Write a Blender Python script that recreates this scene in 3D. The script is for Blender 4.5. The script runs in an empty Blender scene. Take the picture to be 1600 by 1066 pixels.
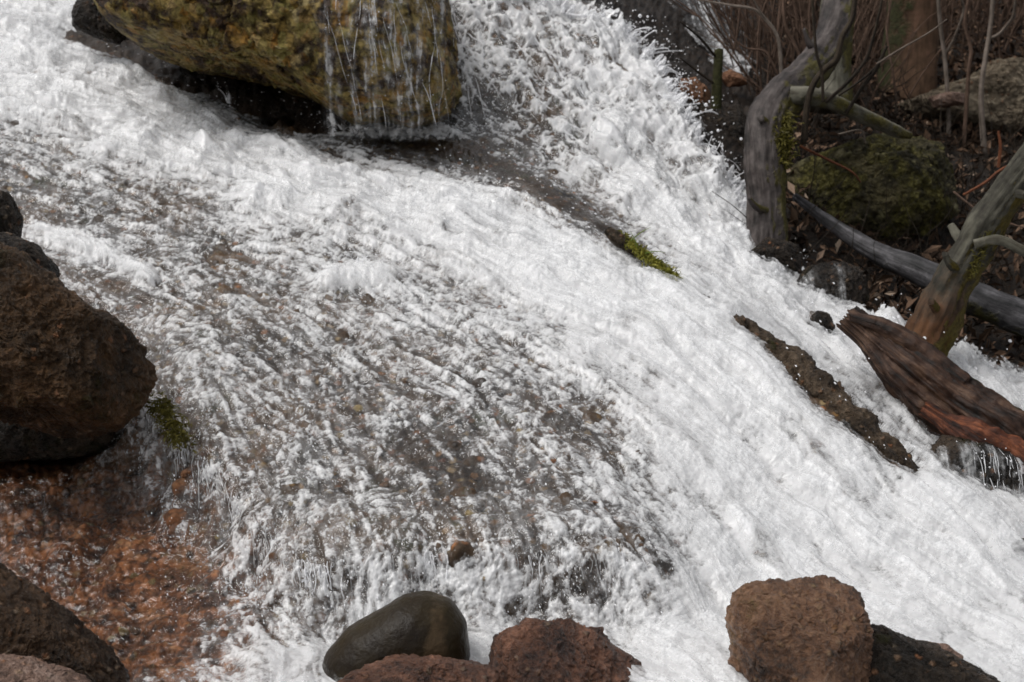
import bpy, bmesh, math, random
import numpy as np
from mathutils import Vector
from mathutils.bvhtree import BVHTree

random.seed(7)
RNG = np.random.default_rng(11)
SC = bpy.context.scene
COL = SC.collection
f32 = np.float32

# ------------------------------------------------------------------ camera
CAMZ, PITCH, FPX = 1.5, math.radians(12.0), 50.0 / 36.0 * 1600.0
cd = bpy.data.cameras.new('camera')
cam = bpy.data.objects.new('camera', cd)
COL.objects.link(cam)
cam.location = (0, 0, CAMZ)
cam.rotation_euler = (math.radians(90) - PITCH, 0, 0)
cd.lens = 50
cd.sensor_width = 36
cd.clip_end = 500
cd.dof.use_dof = True
cd.dof.focus_distance = 3.9
cd.dof.aperture_fstop = 5.0
SC.camera = cam

# ------------------------------------------------------------------ world, sun, exposure
SUN_EL, SUN_AZ = math.radians(60), math.radians(255)
w = bpy.data.worlds.new('World')
SC.world = w
w.use_nodes = True
nt = w.node_tree
nt.nodes.clear()
sky = nt.nodes.new('ShaderNodeTexSky')
sky.sky_type = 'NISHITA'
sky.sun_disc = False
sky.sun_elevation = SUN_EL
sky.sun_rotation = SUN_AZ
sky.dust_density = 4.0
hs = nt.nodes.new('ShaderNodeHueSaturation')
hs.inputs['Saturation'].default_value = 0.16
bg = nt.nodes.new('ShaderNodeBackground')
bg.inputs['Strength'].default_value = 0.15
wo = nt.nodes.new('ShaderNodeOutputWorld')
nt.links.new(sky.outputs[0], hs.inputs['Color'])
nt.links.new(hs.outputs[0], bg.inputs['Color'])
nt.links.new(bg.outputs[0], wo.inputs[0])
sl = bpy.data.lights.new('sun', 'SUN')
sl.energy = 1.25
sl.angle = math.radians(30)
sl.color = (1.0, 0.97, 0.93)
so = bpy.data.objects.new('sun', sl)
COL.objects.link(so)
sd = Vector((math.sin(SUN_AZ) * math.cos(SUN_EL), math.cos(SUN_AZ) * math.cos(SUN_EL), math.sin(SUN_EL)))
so.rotation_euler = sd.to_track_quat('Z', 'Y').to_euler()
so.location = (0, 0, 12)
SC.view_settings.view_transform = 'Standard'
SC.view_settings.look = 'None'
SC.view_settings.gamma = 1
SC.view_settings.exposure = 0.26
SC.render.engine = 'CYCLES'
SC.cycles.max_bounces = 8
SC.cycles.transparent_max_bounces = 12
SC.cycles.use_denoising = True

# ------------------------------------------------------------------ helpers: projection
CP, SP = math.cos(PITCH), math.sin(PITCH)
CAM = np.array([0, 0, CAMZ])


def ray(px, py):
    u, v = (px - 800.0) / FPX, (533.0 - py) / FPX
    return np.array([u, CP + SP * v, -SP + CP * v])


def P(px, py, y):
    d = ray(px, py)
    return CAM + d * (y / d[1])


# ------------------------------------------------------------------ helpers: noise
_perm = np.random.default_rng(3).permutation(256).astype(np.int32)
_perm = np.concatenate([_perm, _perm])
_grad = np.random.default_rng(4).normal(size=(256, 3)).astype(f32)
_grad /= np.linalg.norm(_grad, axis=1, keepdims=True)


def perlin(p):
    p = np.asarray(p, f32)
    i = np.floor(p).astype(np.int32)
    fr = (p - i).astype(f32)
    i &= 255
    w_ = fr * fr * fr * (fr * (fr * 6 - 15) + 10)
    out = np.zeros(len(p), f32)
    for dx in (0, 1):
        wx = w_[:, 0] if dx else 1 - w_[:, 0]
        hx = _perm[(i[:, 0] + dx) & 255]
        for dy in (0, 1):
            wy = wx * (w_[:, 1] if dy else 1 - w_[:, 1])
            hy = _perm[(hx + i[:, 1] + dy) & 255]
            for dz in (0, 1):
                g = _grad[_perm[(hy + i[:, 2] + dz) & 255]]
                d = g[:, 0] * (fr[:, 0] - dx) + g[:, 1] * (fr[:, 1] - dy) + g[:, 2] * (fr[:, 2] - dz)
                out += d * (wy * (w_[:, 2] if dz else 1 - w_[:, 2]))
    return out * 1.6


def fbm(p, o=5, gain=.5, ridged=False):
    p = np.asarray(p, f32)
    a, s, t = 1.0, np.zeros(len(p), f32), 0.0
    for k in range(o):
        n = perlin(p * (2.03 ** k) + k * 17.3)
        if ridged:
            n = 1 - 2 * np.abs(n)
        s += a * n
        t += a
        a *= gain
    return s / t


def worley(p):
    """F1, F2 and a random value of the nearest cell"""
    p = np.asarray(p, f32)
    i = np.floor(p).astype(np.int32)
    f1 = np.full(len(p), 9, f32)
    f2 = np.full(len(p), 9, f32)
    cid = np.zeros(len(p), np.int32)
    jit = np.random.default_rng(5).random((256, 3)).astype(f32)
    for dx in (-1, 0, 1):
        for dy in (-1, 0, 1):
            for dz in (-1, 0, 1):
                c = i + np.array([dx, dy, dz], np.int32)
                h = _perm[(_perm[(_perm[c[:, 0] & 255] + c[:, 1]) & 255] + c[:, 2]) & 255]
                d = ((c + jit[h] - p) ** 2).sum(1)
                m = d < f1
                f2 = np.where(m, f1, np.minimum(f2, d))
                cid = np.where(m, h, cid)
                f1 = np.where(m, d, f1)
    return np.sqrt(f1), np.sqrt(f2), cid / 255.0


def sstep(a, b, x):
    t = np.clip((x - a) / (b - a), 0, 1)
    return t * t * (3 - 2 * t)


# ------------------------------------------------------------------ helpers: objects
def tag(o, label=None, cat=None, group=None, kind=None):
    if label: o['label'] = label
    if cat: o['category'] = cat
    if group: o['group'] = group
    if kind: o['kind'] = kind
    return o


def mesh_obj(name, verts, faces, mat, parent=None, loc=None, attrs=None, smooth=True):
    """numpy verts (N,3); faces (M,3) or (M,4) array or list of arrays"""
    verts = np.asarray(verts, f32)
    if loc is not None:
        verts = verts - np.asarray(loc, f32)
    if not isinstance(faces, list):
        faces = [faces]
    faces = [np.asarray(q, np.int32) for q in faces if len(q)]
    me = bpy.data.meshes.new(name)
    me.vertices.add(len(verts))
    me.vertices.foreach_set('co', verts.ravel())
    nl = sum(q.size for q in faces)
    nf = sum(len(q) for q in faces)
    me.loops.add(nl)
    me.polygons.add(nf)
    me.loops.foreach_set('vertex_index', np.concatenate([q.ravel() for q in faces]))
    tot = np.concatenate([np.full(len(q), q.shape[1], np.int32) for q in faces])
    st = np.concatenate([[0], np.cumsum(tot)[:-1]]).astype(np.int32)
    me.polygons.foreach_set('loop_start', st)
    me.polygons.foreach_set('loop_total', tot)
    me.polygons.foreach_set('use_smooth', np.full(nf, smooth))
    for k, a in (attrs or {}).items():
        a = np.asarray(a, f32)
        if a.ndim == 1:
            at = me.attributes.new(k, 'FLOAT', 'POINT')
            at.data.foreach_set('value', a)
        else:
            at = me.attributes.new(k, 'FLOAT_VECTOR', 'POINT')
            at.data.foreach_set('vector', a.ravel())
    me.update(calc_edges=True)
    me.validate()
    me.materials.append(mat)
    o = bpy.data.objects.new(name, me)
    COL.objects.link(o)
    if loc is not None:
        o.location = Vector(loc)
    if parent is not None:
        o.parent = parent
        o.location = Vector(loc if loc is not None else (0, 0, 0)) - parent.location
    return o


def empty(name, loc):
    o = bpy.data.objects.new(name, None)
    o.empty_display_size = .1
    COL.objects.link(o)
    o.location = Vector(loc)
    return o


# ------------------------------------------------------------------ helpers: materials
class NB:
    def __init__(s, name):
        s.m = bpy.data.materials.new(name)
        s.m.use_nodes = True
        s.t = s.m.node_tree
        s.t.nodes.clear()
        s.out = s.n('ShaderNodeOutputMaterial')

    def n(s, kind, **kw):
        x = s.t.nodes.new(kind)
        for k, v in kw.items():
            setattr(x, k, v)
        return x

    def l(s, a, b):
        s.t.links.new(a, b)

    def val(s, sock, v):
        if hasattr(v, 'is_linked') or isinstance(v, bpy.types.NodeSocket):
            s.l(v, sock)
        else:
            sock.default_value = v

    def coord(s):
        return s.n('ShaderNodeTexCoord').outputs['Object']

    def attr(s, name):
        return s.n('ShaderNodeAttribute', attribute_name=name)

    def noise(s, vec, scale, detail=6, rough=.6, dist=0):
        x = s.n('ShaderNodeTexNoise')
        s.l(vec, x.inputs['Vector'])
        x.inputs['Scale'].default_value = scale
        x.inputs['Detail'].default_value = detail
        x.inputs['Roughness'].default_value = rough
        x.inputs['Distortion'].default_value = dist
        return x

    def voro(s, vec, scale, feature='F1'):
        x = s.n('ShaderNodeTexVoronoi', feature=feature)
        s.l(vec, x.inputs['Vector'])
        x.inputs['Scale'].default_value = scale
        return x

    def ramp(s, fac, stops, interp='LINEAR'):
        x = s.n('ShaderNodeValToRGB')
        x.color_ramp.interpolation = interp
        e = x.color_ramp.elements
        while len(e) < len(stops):
            e.new(.5)
        for k, (p_, c) in enumerate(stops):
            e[k].position = p_
            e[k].color = (*c, 1) if isinstance(c, tuple) else (c, c, c, 1)
        s.l(fac, x.inputs[0])
        return x.outputs[0]

    def mix(s, fac, a, b, blend='MIX'):
        x = s.n('ShaderNodeMix', data_type='RGBA', blend_type=blend)
        s.val(x.inputs[0], fac)
        for sock, v in ((x.inputs[6], a), (x.inputs[7], b)):
            if isinstance(v, tuple):
                sock.default_value = (*v, 1)
            else:
                s.l(v, sock)
        return x.outputs[2]

    def math(s, op, a, b=0.0, clamp=False):
        x = s.n('ShaderNodeMath', operation=op, use_clamp=clamp)
        s.val(x.inputs[0], a)
        s.val(x.inputs[1], b)
        return x.outputs[0]

    def bump(s, h, strength=.5, dist=.01, normal=None):
        x = s.n('ShaderNodeBump')
        x.inputs['Strength'].default_value = strength
        x.inputs['Distance'].default_value = dist
        s.l(h, x.inputs['Height'])
        if normal is not None:
            s.l(normal, x.inputs['Normal'])
        return x.outputs[0]

    def bsdf(s, color, rough, normal=None, spec=.5, coat=0.0, coat_rough=.1):
        x = s.n('ShaderNodeBsdfPrincipled')
        if isinstance(color, tuple):
            x.inputs['Base Color'].default_value = (*color, 1)
        else:
            s.l(color, x.inputs['Base Color'])
        s.val(x.inputs['Roughness'], rough)
        x.inputs['Specular IOR Level'].default_value = spec
        x.inputs['Coat Weight'].default_value = coat
        x.inputs['Coat Roughness'].default_value = coat_rough
        if normal is not None:
            s.l(normal, x.inputs['Normal'])
            s.l(normal, x.inputs['Coat Normal'])
        return x.outputs[0]

    def done(s, shader):
        s.l(shader, s.out.inputs['Surface'])
        return s.m


def rock_mat(name, dark, mid, light, pebble=(.30, .13, .06), pebble2=(.25, .2, .14), pscale=38, pamt=.5,
             moss=None, moss_lo=.5, moss_scale=7, rough=.45, bump=.6, coat=.0, scale=1.0, spec=.22):
    b = NB(name)
    c = b.coord()
    n1 = b.noise(c, 5 * scale, 8, .65, .4)
    n2 = b.noise(c, 60 * scale, 6, .7)
    nsum = b.math('ADD', b.math('MULTIPLY', n1.outputs[0], .65), b.math('MULTIPLY', n2.outputs[0], .35))
    col = b.ramp(nsum, [(.39, dark), (.49, mid), (.60, light)])
    wv = b.n('ShaderNodeVectorMath', operation='ADD')
    b.l(c, wv.inputs[0])
    wn = b.noise(c, 25 * scale, 3)
    ws = b.n('ShaderNodeVectorMath', operation='SCALE')
    b.l(wn.outputs['Color'], ws.inputs[0])
    ws.inputs['Scale'].default_value = .025
    b.l(ws.outputs[0], wv.inputs[1])
    v1 = b.voro(wv.outputs[0], pscale)
    rnd = b.n('ShaderNodeSeparateColor')
    b.l(v1.outputs['Color'], rnd.inputs[0])
    inside = b.ramp(v1.outputs['Distance'], [(.18, 1.0), (.42, 0.0)])
    pick = b.ramp(rnd.outputs[0], [(1 - pamt, 0.0), (min(.99, 1.03 - pamt), 1.0)])
    pm = b.math('MULTIPLY', inside, pick)
    pc = b.mix(rnd.outputs[1], pebble, pebble2)
    pc = b.mix(b.math('MULTIPLY', n2.outputs[0], .6), pc, dark)
    col = b.mix(b.math('MULTIPLY', pm, .8), col, pc)
    h = b.math('ADD', b.math('MULTIPLY', n2.outputs[0], .8), b.math('MULTIPLY', pm, .5))
    h = b.math('ADD', h, b.math('MULTIPLY', n1.outputs[0], 1.0))
    if moss:
        n3 = b.noise(c, moss_scale, 8, .7, .3)
        v2 = b.voro(wv.outputs[0], 26 * scale)
        mm = b.ramp(n3.outputs[0], [(moss_lo, 0.0), (moss_lo + .12, 1.0)])
        n4 = b.noise(c, 45 * scale, 6, .7)
        mc = b.ramp(n4.outputs[0], [(.32, tuple(q * .35 for q in moss[0])), (.5, moss[0]), (.68, moss[1])])
        mc = b.mix(b.ramp(v2.outputs['Distance'], [(.5, 0.0), (.85, .8)]), mc, dark)
        col = b.mix(mm, col, mc)
        h = b.math('ADD', h, b.math('MULTIPLY', b.math('MULTIPLY', mm, n4.outputs[0]), 2.0))
    nrm = b.bump(h, bump, .045)
    r = b.ramp(n2.outputs[0], [(.3, max(.05, rough - .15)), (.7, min(1.0, rough + .2))])
    return b.done(b.bsdf(col, r, nrm, spec, coat, .12))


# ------------------------------------------------------------------ terrain heights
# control points: photograph position and the distance (y) at which the ground stands there
HP = [
    # pool in front and the shallow red bed on the left
    (420, 1066, 3.14), (650, 1040, 3.24), (900, 1040, 3.25), (1080, 1030, 3.30), (300, 1066, 3.14), (100, 1066, 3.2),
    (0, 1000, 3.45), (0, 850, 3.88), (0, 720, 4.25), (120, 720, 4.22), (120, 850, 3.82), (200, 950, 3.52), (300, 900, 3.62),
    (230, 745, 4.12), (330, 830, 3.80), (350, 950, 3.48), (430, 960, 3.42), (-300, 1000, 3.45), (-300, 750, 4.2), (200, 790, 4.0),
    (60, 690, 4.4), (160, 690, 4.38),
    # foot of the ledge
    (270, 790, 4.0), (320, 830, 3.85), (345, 880, 3.74), (400, 930, 3.57), (440, 980, 3.45), (520, 1005, 3.385), (610, 1000, 3.39), (700, 990, 3.42), (820, 985, 3.44), (960, 1000, 3.41), (1080, 985, 3.46),
    # lip of the ledge
    (215, 610, 4.22), (250, 650, 4.07), (300, 700, 3.95), (345, 755, 3.82), (400, 810, 3.66), (455, 870, 3.51), (520, 880, 3.46), (620, 870, 3.47),
    (720, 868, 3.475), (820, 862, 3.49), (920, 860, 3.50), (1010, 870, 3.51),
    # slab
    (0, 300, 5.5), (0, 420, 5.0), (100, 380, 5.2), (100, 500, 4.68), (250, 560, 4.45), (400, 700, 4.0), (560, 780, 3.75), (800, 780, 3.75),
    (500, 600, 4.35), (800, 600, 4.32), (650, 690, 4.02), (560, 400, 5.1), (300, 400, 5.1), (760, 480, 4.8), (930, 700, 4.0), (1000, 600, 4.4),
    (250, 300, 5.55), (500, 300, 5.6), (700, 330, 5.5), (900, 420, 5.1), (1000, 480, 4.85), (1050, 760, 3.95), (1150, 640, 4.35),
    (1150, 880, 3.70), (1080, 860, 3.68), (1200, 760, 4.05), (1350, 800, 3.98), (1500, 860, 3.85), (1500, 960, 3.60), (1350, 950, 3.58), (1600, 950, 3.66), (1600, 1050, 3.35), (1300, 1050, 3.25), (1450, 1060, 3.25),
    # upper stream
    (0, 200, 6.0), (0, 60, 7.0), (0, 0, 7.6), (120, 20, 7.5), (150, 100, 6.8), (300, 150, 6.6), (200, 220, 6.0), (400, 230, 6.05), (560, 200, 6.2), (450, 190, 6.4),
    (-300, 60, 7.0), (-300, 300, 5.6), (-300, 500, 4.7),
    # ridge between the streams
    (620, 215, 6.15), (720, 225, 6.05), (850, 285, 5.75), (950, 365, 5.40), (1060, 440, 5.05), (1160, 505, 4.80), (1300, 620, 4.42), (1420, 720, 4.18), (1500, 790, 4.05),
    # right stream below the fall
    (900, 290, 5.95), (985, 360, 5.60), (1100, 430, 5.30), (1200, 505, 5.05), (1300, 585, 4.80), (1420, 690, 4.42), (1200, 430, 5.45), (1300, 500, 5.2), (1450, 620, 4.85), (1600, 600, 5.2), (1600, 760, 4.3),
    # fall
    (1050, 300, 6.0), (1150, 330, 6.0), (1100, 200, 6.4), (950, 250, 6.05), (850, 230, 6.15), (780, 190, 6.3), (790, 120, 6.5), (700, 0, 6.9), (760, 40, 6.8), (850, 0, 7.0), (900, 120, 6.6), (1000, 170, 6.4),
    (950, 40, 6.95), (1040, 120, 6.7), (850, -60, 7.3), (700, -60, 7.2), (600, 60, 7.2), (450, 0, 7.6),
    # bank
    (1060, 100, 7.6), (1120, 60, 8.4), (1000, 10, 8.0), (1120, 0, 9.0), (1180, 300, 6.3), (1200, 400, 5.75), (1280, 470, 5.5), (1400, 400, 6.1), (1340, 480, 5.5), (1420, 520, 5.3), (1600, 480, 5.9), (1550, 560, 5.4), (1500, 250, 7.0), (1300, 250, 6.9),
    (1250, 150, 7.6), (1500, 150, 8.0), (1500, 50, 9.2), (1300, 50, 8.8), (1200, 0, 9.6), (1500, 0, 10), (1600, 200, 7.6), (1700, 400, 6.4), (1700, 100, 8.2), (1700, 700, 4.6), (1750, 900, 3.9), (1750, 1050, 3.4),
]
HC = np.array([P(*q) for q in HP])
far = [(-9, 2, .3), (-9, 5, 1.2), (-9, 9, 3.0), (-9, 15, 6), (-4, 15, 5.5), (0, 15, 5.2), (4, 15, 5.2), (9, 15, 6), (9, 9, 3.2), (9, 5, 1.6), (9, 2, .4), (0, .8, -.1), (-3, .8, -.05), (3, .8, -.1),
       (0, 2.4, -.05), (-1.5, 2.4, 0), (1.5, 2.4, -.1), (0, 11, 3.3), (3, 11.5, 3.2), (-3, 11, 3.4), (6, 11, 3.6), (-1.5, 9, 2.3), (5, 7, 1.7), (1.0, 9.6, 2.1), (-4, 7, 1.9), (-3.5, 4.5, .9), (-3, 3, .3), (3.4, 4.5, .45), (3.2, 3.2, .05)]
HC = np.concatenate([HC, np.array(far, float)])
GX0, GX1, GY0, GY1, GS = -9.0, 9.0, .6, 15.2, .02
gx = np.arange(GX0, GX1, GS)
gy = np.arange(GY0, GY1, GS)


def rbf_grid(pts, vals, smooth=0.0):
    """linear radial interpolation over the ground grid"""
    n = len(pts)
    D = np.linalg.norm(pts[:, None] - pts[None], axis=2) + np.eye(n) * -smooth
    A = np.zeros((n + 3, n + 3))
    A[:n, :n] = D
    A[:n, n] = 1
    A[:n, n + 1:] = pts
    A[n:, :n] = A[:n, n:].T
    sol = np.linalg.solve(A, np.concatenate([vals, np.zeros(3)]))
    X, Y = np.meshgrid(gx, gy)
    out = (sol[n] + sol[n + 1] * X + sol[n + 2] * Y).astype(f32)
    X = X.astype(f32)
    Y = Y.astype(f32)
    for k in range(n):
        out += f32(sol[k]) * np.sqrt((X - f32(pts[k, 0])) ** 2 + (Y - f32(pts[k, 1])) ** 2)
    return out


def blur(a, k=1):
    for _ in range(k):
        b = np.pad(a, 1, mode='edge')
        a = (b[:-2, 1:-1] + 2 * b[1:-1, 1:-1] + b[2:, 1:-1]) / 4
        b = np.pad(a, 1, mode='edge')
        a = (b[1:-1, :-2] + 2 * b[1:-1, 1:-1] + b[1:-1, 2:]) / 4
    return a


def samp(grid, x, y, x0=GX0, y0=GY0, s=GS):
    fx = np.clip((x - x0) / s, 0, grid.shape[1] - 1.001)
    fy = np.clip((y - y0) / s, 0, grid.shape[0] - 1.001)
    ix = fx.astype(np.int32)
    iy = fy.astype(np.int32)
    tx = (fx - ix).astype(f32)
    ty = (fy - iy).astype(f32)
    return ((grid[iy, ix] * (1 - tx) + grid[iy, ix + 1] * tx) * (1 - ty) + (grid[iy + 1, ix] * (1 - tx) + grid[iy + 1, ix + 1] * tx) * ty)


H = blur(rbf_grid(HC[:, :2], HC[:, 2]), 2)
_gyy, _gxx = np.gradient(H, GS)
NX, NY, NZ = -_gxx, -_gyy, np.ones_like(H)
_l = np.sqrt(NX ** 2 + NY ** 2 + 1)
NX, NY, NZ = NX / _l, NY / _l, NZ / _l


def hit(px, py, y0=2.6, y1=13.0):
    """where a line of sight first meets the ground (world x, y, z)"""
    d = ray(px, py)
    ys = np.linspace(y0, y1, 1500)
    pts = CAM[None] + d[None] * (ys / d[1])[:, None]
    below = pts[:, 2] < samp(H, pts[:, 0], pts[:, 1])
    k = int(np.argmax(below)) if below.any() else len(ys) - 1
    return pts[k]


# ------------------------------------------------------------------ foam cover and flow, laid on the ground
FG = {
    0: [.9, .75, .8, .8, .5, .5, .4, .85, .97, .85, .5, .4, .3, 0, 0, 0, 0],
    80: [1, 1, .95, .8, .3, .1, .3, .5, .72, .82, .93, .6, .3, 0, 0, 0, 0],
    160: [.97, 1, 1, .97, .35, .1, .15, .32, .62, .78, .88, .9, .6, 0, 0, 0, 0],
    240: [.40, .55, .9, 1, .97, .7, .3, .14, .38, .82, 1, 1, .95, 0, 0, 0, 0],
    320: [.30, .3, .36, .33, .88, 1, 1, 1, .85, .15, .97, 1, .9, .3, 0, 0, 0],
    400: [.22, .45, .3, .45, .42, .55, .62, .88, 1, 1, .5, 1, .9, .3, .2, 0, 0],
    480: [.2, .2, .26, .3, .38, .58, .52, .56, .72, .93, 1, 1, .85, .9, .7, .3, 0],
    560: [.3, .3, .40, .38, .33, .36, .42, .42, .56, .82, .97, 1, .85, 1, 1, 1, .9],
    640: [.05, .05, .2, .42, .32, .30, .33, .32, .32, .40, .82, 1, 1, .5, 1, 1, .9],
    720: [.04, .04, .06, .28, .38, .30, .24, .30, .26, .38, .72, .97, 1, 1, .85, .5, .7],
    800: [.05, .06, .07, .2, .42, .34, .24, .34, .26, .36, .55, .92, .97, 1, 1, .95, .85],
    880: [.04, .05, .05, .06, .3, .48, .42, .46, .36, .36, .52, .92, 1, 1, 1, 1, .95],
    960: [.04, .05, .05, .06, .25, .62, .8, .8, .7, .6, .75, .92, 1, 1, 1, 1, 1],
    1040: [.05, .06, .06, .08, .8, .92, .92, .95, .95, .95, .97, .97, 1, 1, 1, 1, 1],
}
fp, fv = [], []
for py_, row in FG.items():
    for k, v in enumerate(row):
        q = hit(k * 100, py_)
        fp.append(q[:2])
        fv.append(v)
for q in ((-4, 3, .2), (-4, 6, .5), (-4, 9, .6), (5, 3, 1), (0, 2.5, .9), (2, 2.5, .9), (-2, 2.5, .2)):
    fp.append(q[:2])
    fv.append(q[2])
fp = np.array(fp) + RNG.normal(size=(len(fp), 2)) * 1e-4
FOAM = np.clip(blur(rbf_grid(fp, np.array(fv), .02), 2), 0.02, 1.0)


def stamp_line(pix, width, val, field):
    """a band of foam (or of bare water) along a path over the ground"""
    pts = [hit(*q)[:2] for q in pix]
    X, Y = np.meshgrid(gx, gy)
    dm = np.full(X.shape, 9.0)
    for a, b in zip(pts[:-1], pts[1:]):
        ab = b - a
        t = np.clip(((X - a[0]) * ab[0] + (Y - a[1]) * ab[1]) / (ab @ ab), 0, 1)
        dm = np.minimum(dm, np.hypot(X - a[0] - t * ab[0], Y - a[1] - t * ab[1]))
    wgt = np.exp(-(dm / width) ** 2)
    return field * (1 - wgt) + val * wgt


FOAM = stamp_line([(1000, -5), (1100, 20), (1150, 80), (1165, 110)], .3, .22, FOAM)
FOAM = stamp_line([(1130, 90), (1165, 115)], .08, .65, FOAM)
FOAM = stamp_line([(40, 365), (110, 385), (180, 410), (235, 445)], .05, .92, FOAM)
FOAM = stamp_line([(520, 445), (600, 440)], .07, .9, FOAM)
FOAM = stamp_line([(530, 480), (580, 490)], .05, .25, FOAM)
FOAM = stamp_line([(600, 225), (720, 235), (850, 300), (940, 360)], .11, .06, FOAM)
FOAM = stamp_line([(1230, 575), (1310, 640), (1400, 715)], .05, .15, FOAM)
FOAM = stamp_line([(640, 690), (700, 740), (760, 770)], .06, .12, FOAM)
FOAM = stamp_line([(840, 640), (900, 680), (950, 720)], .05, .15, FOAM)
FOAM = stamp_line([(560, 820), (640, 850)], .05, .2, FOAM)
FOAM = stamp_line([(250, 620), (320, 680), (400, 740)], .06, .22, FOAM)

FALL = np.zeros_like(FOAM)
for path_, wd_ in (([(720, 30), (780, 120), (850, 190)], .28), ([(800, 40), (900, 130), (980, 210)], .32), ([(880, 60), (980, 140), (1060, 220)], .25)):
    FALL = stamp_line(path_, wd_, 1.0, FALL)
EDGE = stamp_line([(700, -5), (880, 5), (940, 45), (990, 62), (1035, 110), (1060, 150), (1090, 205), (1135, 265), (1165, 315), (1165, 380), (1230, 430), (1290, 480)], .07, 1.0, np.zeros_like(FOAM))
BARE = np.zeros_like(FOAM)
for path_, wd_ in (([(1165, 520), (1230, 565), (1300, 630), (1340, 660), (1420, 725)], .05), ([(950, 365), (1000, 405), (1055, 440)], .035), ([(150, 60), (220, 85), (300, 122), (400, 155), (520, 192)], .14)):
    BARE = stamp_line(path_, wd_, 1.0, BARE)
GAP_SHADE = stamp_line([(130, 50), (220, 80), (300, 118), (400, 152), (520, 190), (700, 200), (760, 175)], .17, 1.0, np.zeros_like(FOAM))  # band below the lichen boulder where its deep shade is painted on the ground
FOAM = stamp_line([(150, 55), (220, 80), (300, 118), (400, 152), (520, 190)], .16, .02, FOAM)
FOAM = stamp_line([(525, 206), (600, 212), (720, 214)], .05, .6, FOAM)
FOAM = stamp_line([(750, 165), (800, 190), (850, 205)], .05, .2, FOAM)
FL = [((50, 150), (250, 200)), ((300, 230), (480, 300)), ((600, 310), (780, 360)), ((850, 400), (1000, 470)), ((1050, 520), (1180, 640)), ((1200, 650), (1350, 790)),
      ((1350, 800), (1500, 910)), ((1500, 900), (1600, 970)), ((100, 350), (250, 400)), ((300, 450), (420, 530)), ((300, 600), (360, 690)), ((330, 720), (360, 800)), ((450, 850), (480, 950)),
      ((600, 600), (680, 700)), ((700, 800), (740, 900)), ((850, 750), (920, 850)), ((950, 850), (1000, 950)), ((1000, 750), (1070, 850)), ((900, 600), (1010, 680)), ((400, 520), (500, 600)),
      ((720, 30), (780, 130)), ((800, 60), (900, 180)), ((900, 100), (1020, 250)), ((950, 250), (1060, 350)), ((1050, 330), (1170, 450)), ((1200, 470), (1330, 580)), ((1400, 620), (1470, 710)),
      ((150, 750), (170, 850)), ((200, 850), (230, 950)), ((1150, 800), (1250, 920)), ((600, 450), (720, 530)), ((250, 800), (270, 900)), ((1300, 850), (1430, 960))]
lp, lv = [], []
for a, b in FL:
    a, b = hit(*a), hit(*b)
    d = (b - a)[:2]
    lp.append((a + b)[:2] / 2)
    lv.append(d / np.linalg.norm(d))
lp, lv = np.array(lp), np.array(lv)
VX, VY = rbf_grid(lp, lv[:, 0], .05), rbf_grid(lp, lv[:, 1], .05)
_n = np.hypot(VX, VY) + 1e-6
VX, VY = VX / _n, VY / _n

# streak noise dragged along the flow, on a fine grid
SX0, SX1, SY0, SY1, SS = -3.0, 3.2, 2.7, 8.2, .004
sx = np.arange(SX0, SX1, SS, dtype=f32)
sy = np.arange(SY0, SY1, SS, dtype=f32)
SXX, SYY = np.meshgrid(sx, sy)
SXf, SYf = SXX.ravel(), SYY.ravel()
_wob = np.stack([SXf * 5, SYf * 5, np.zeros_like(SXf)], 1)
_ang = np.arctan2(samp(VY, SXf, SYf), samp(VX, SXf, SYf)) + .8 * fbm(_wob, 3)
DX, DY = np.cos(_ang).reshape(SXX.shape).astype(f32), np.sin(_ang).reshape(SXX.shape).astype(f32)


def lic(noise, length, step=.006):
    n = max(2, int(length / step))
    acc = noise.copy().ravel()
    wt = 1.0
    for sgn in (1, -1):
        X, Y = SXf.copy(), SYf.copy()
        for k in range(n):
            ix = np.clip(((X - SX0) / SS).astype(np.int32), 0, len(sx) - 1)
            iy = np.clip(((Y - SY0) / SS).astype(np.int32), 0, len(sy) - 1)
            X += sgn * step * DX[iy, ix]
            Y += sgn * step * DY[iy, ix]
            ix = np.clip(((X - SX0) / SS + .5).astype(np.int32), 0, len(sx) - 1)
            iy = np.clip(((Y - SY0) / SS + .5).astype(np.int32), 0, len(sy) - 1)
            wk = math.cos(k / n * math.pi / 2)
            acc += noise[iy, ix] * wk
            wt += wk
    acc = acc.reshape(noise.shape)
    return (acc - acc.mean()) / acc.std()


white = RNG.normal(size=SXX.shape).astype(f32)
LIC_FINE = lic(blur(white, 1), .05)
LIC_MID = lic(blur(white[::-1].copy(), 3), .16)
w3 = RNG.normal(size=(len(sy) // 5 + 2, len(sx) // 5 + 2)).astype(f32)
w3 = np.kron(blur(w3, 1), np.ones((5, 5), f32))[:len(sy), :len(sx)]
LIC_BIG = lic(blur(w3, 3), .35)
LIC_FINE2 = lic(white[:, ::-1].copy(), .06)
LIC_MID2 = lic(blur(white[::-1, ::-1].copy(), 2), .14)


def slic(g, x, y):
    return samp(g, x, y, SX0, SY0, SS)


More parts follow.
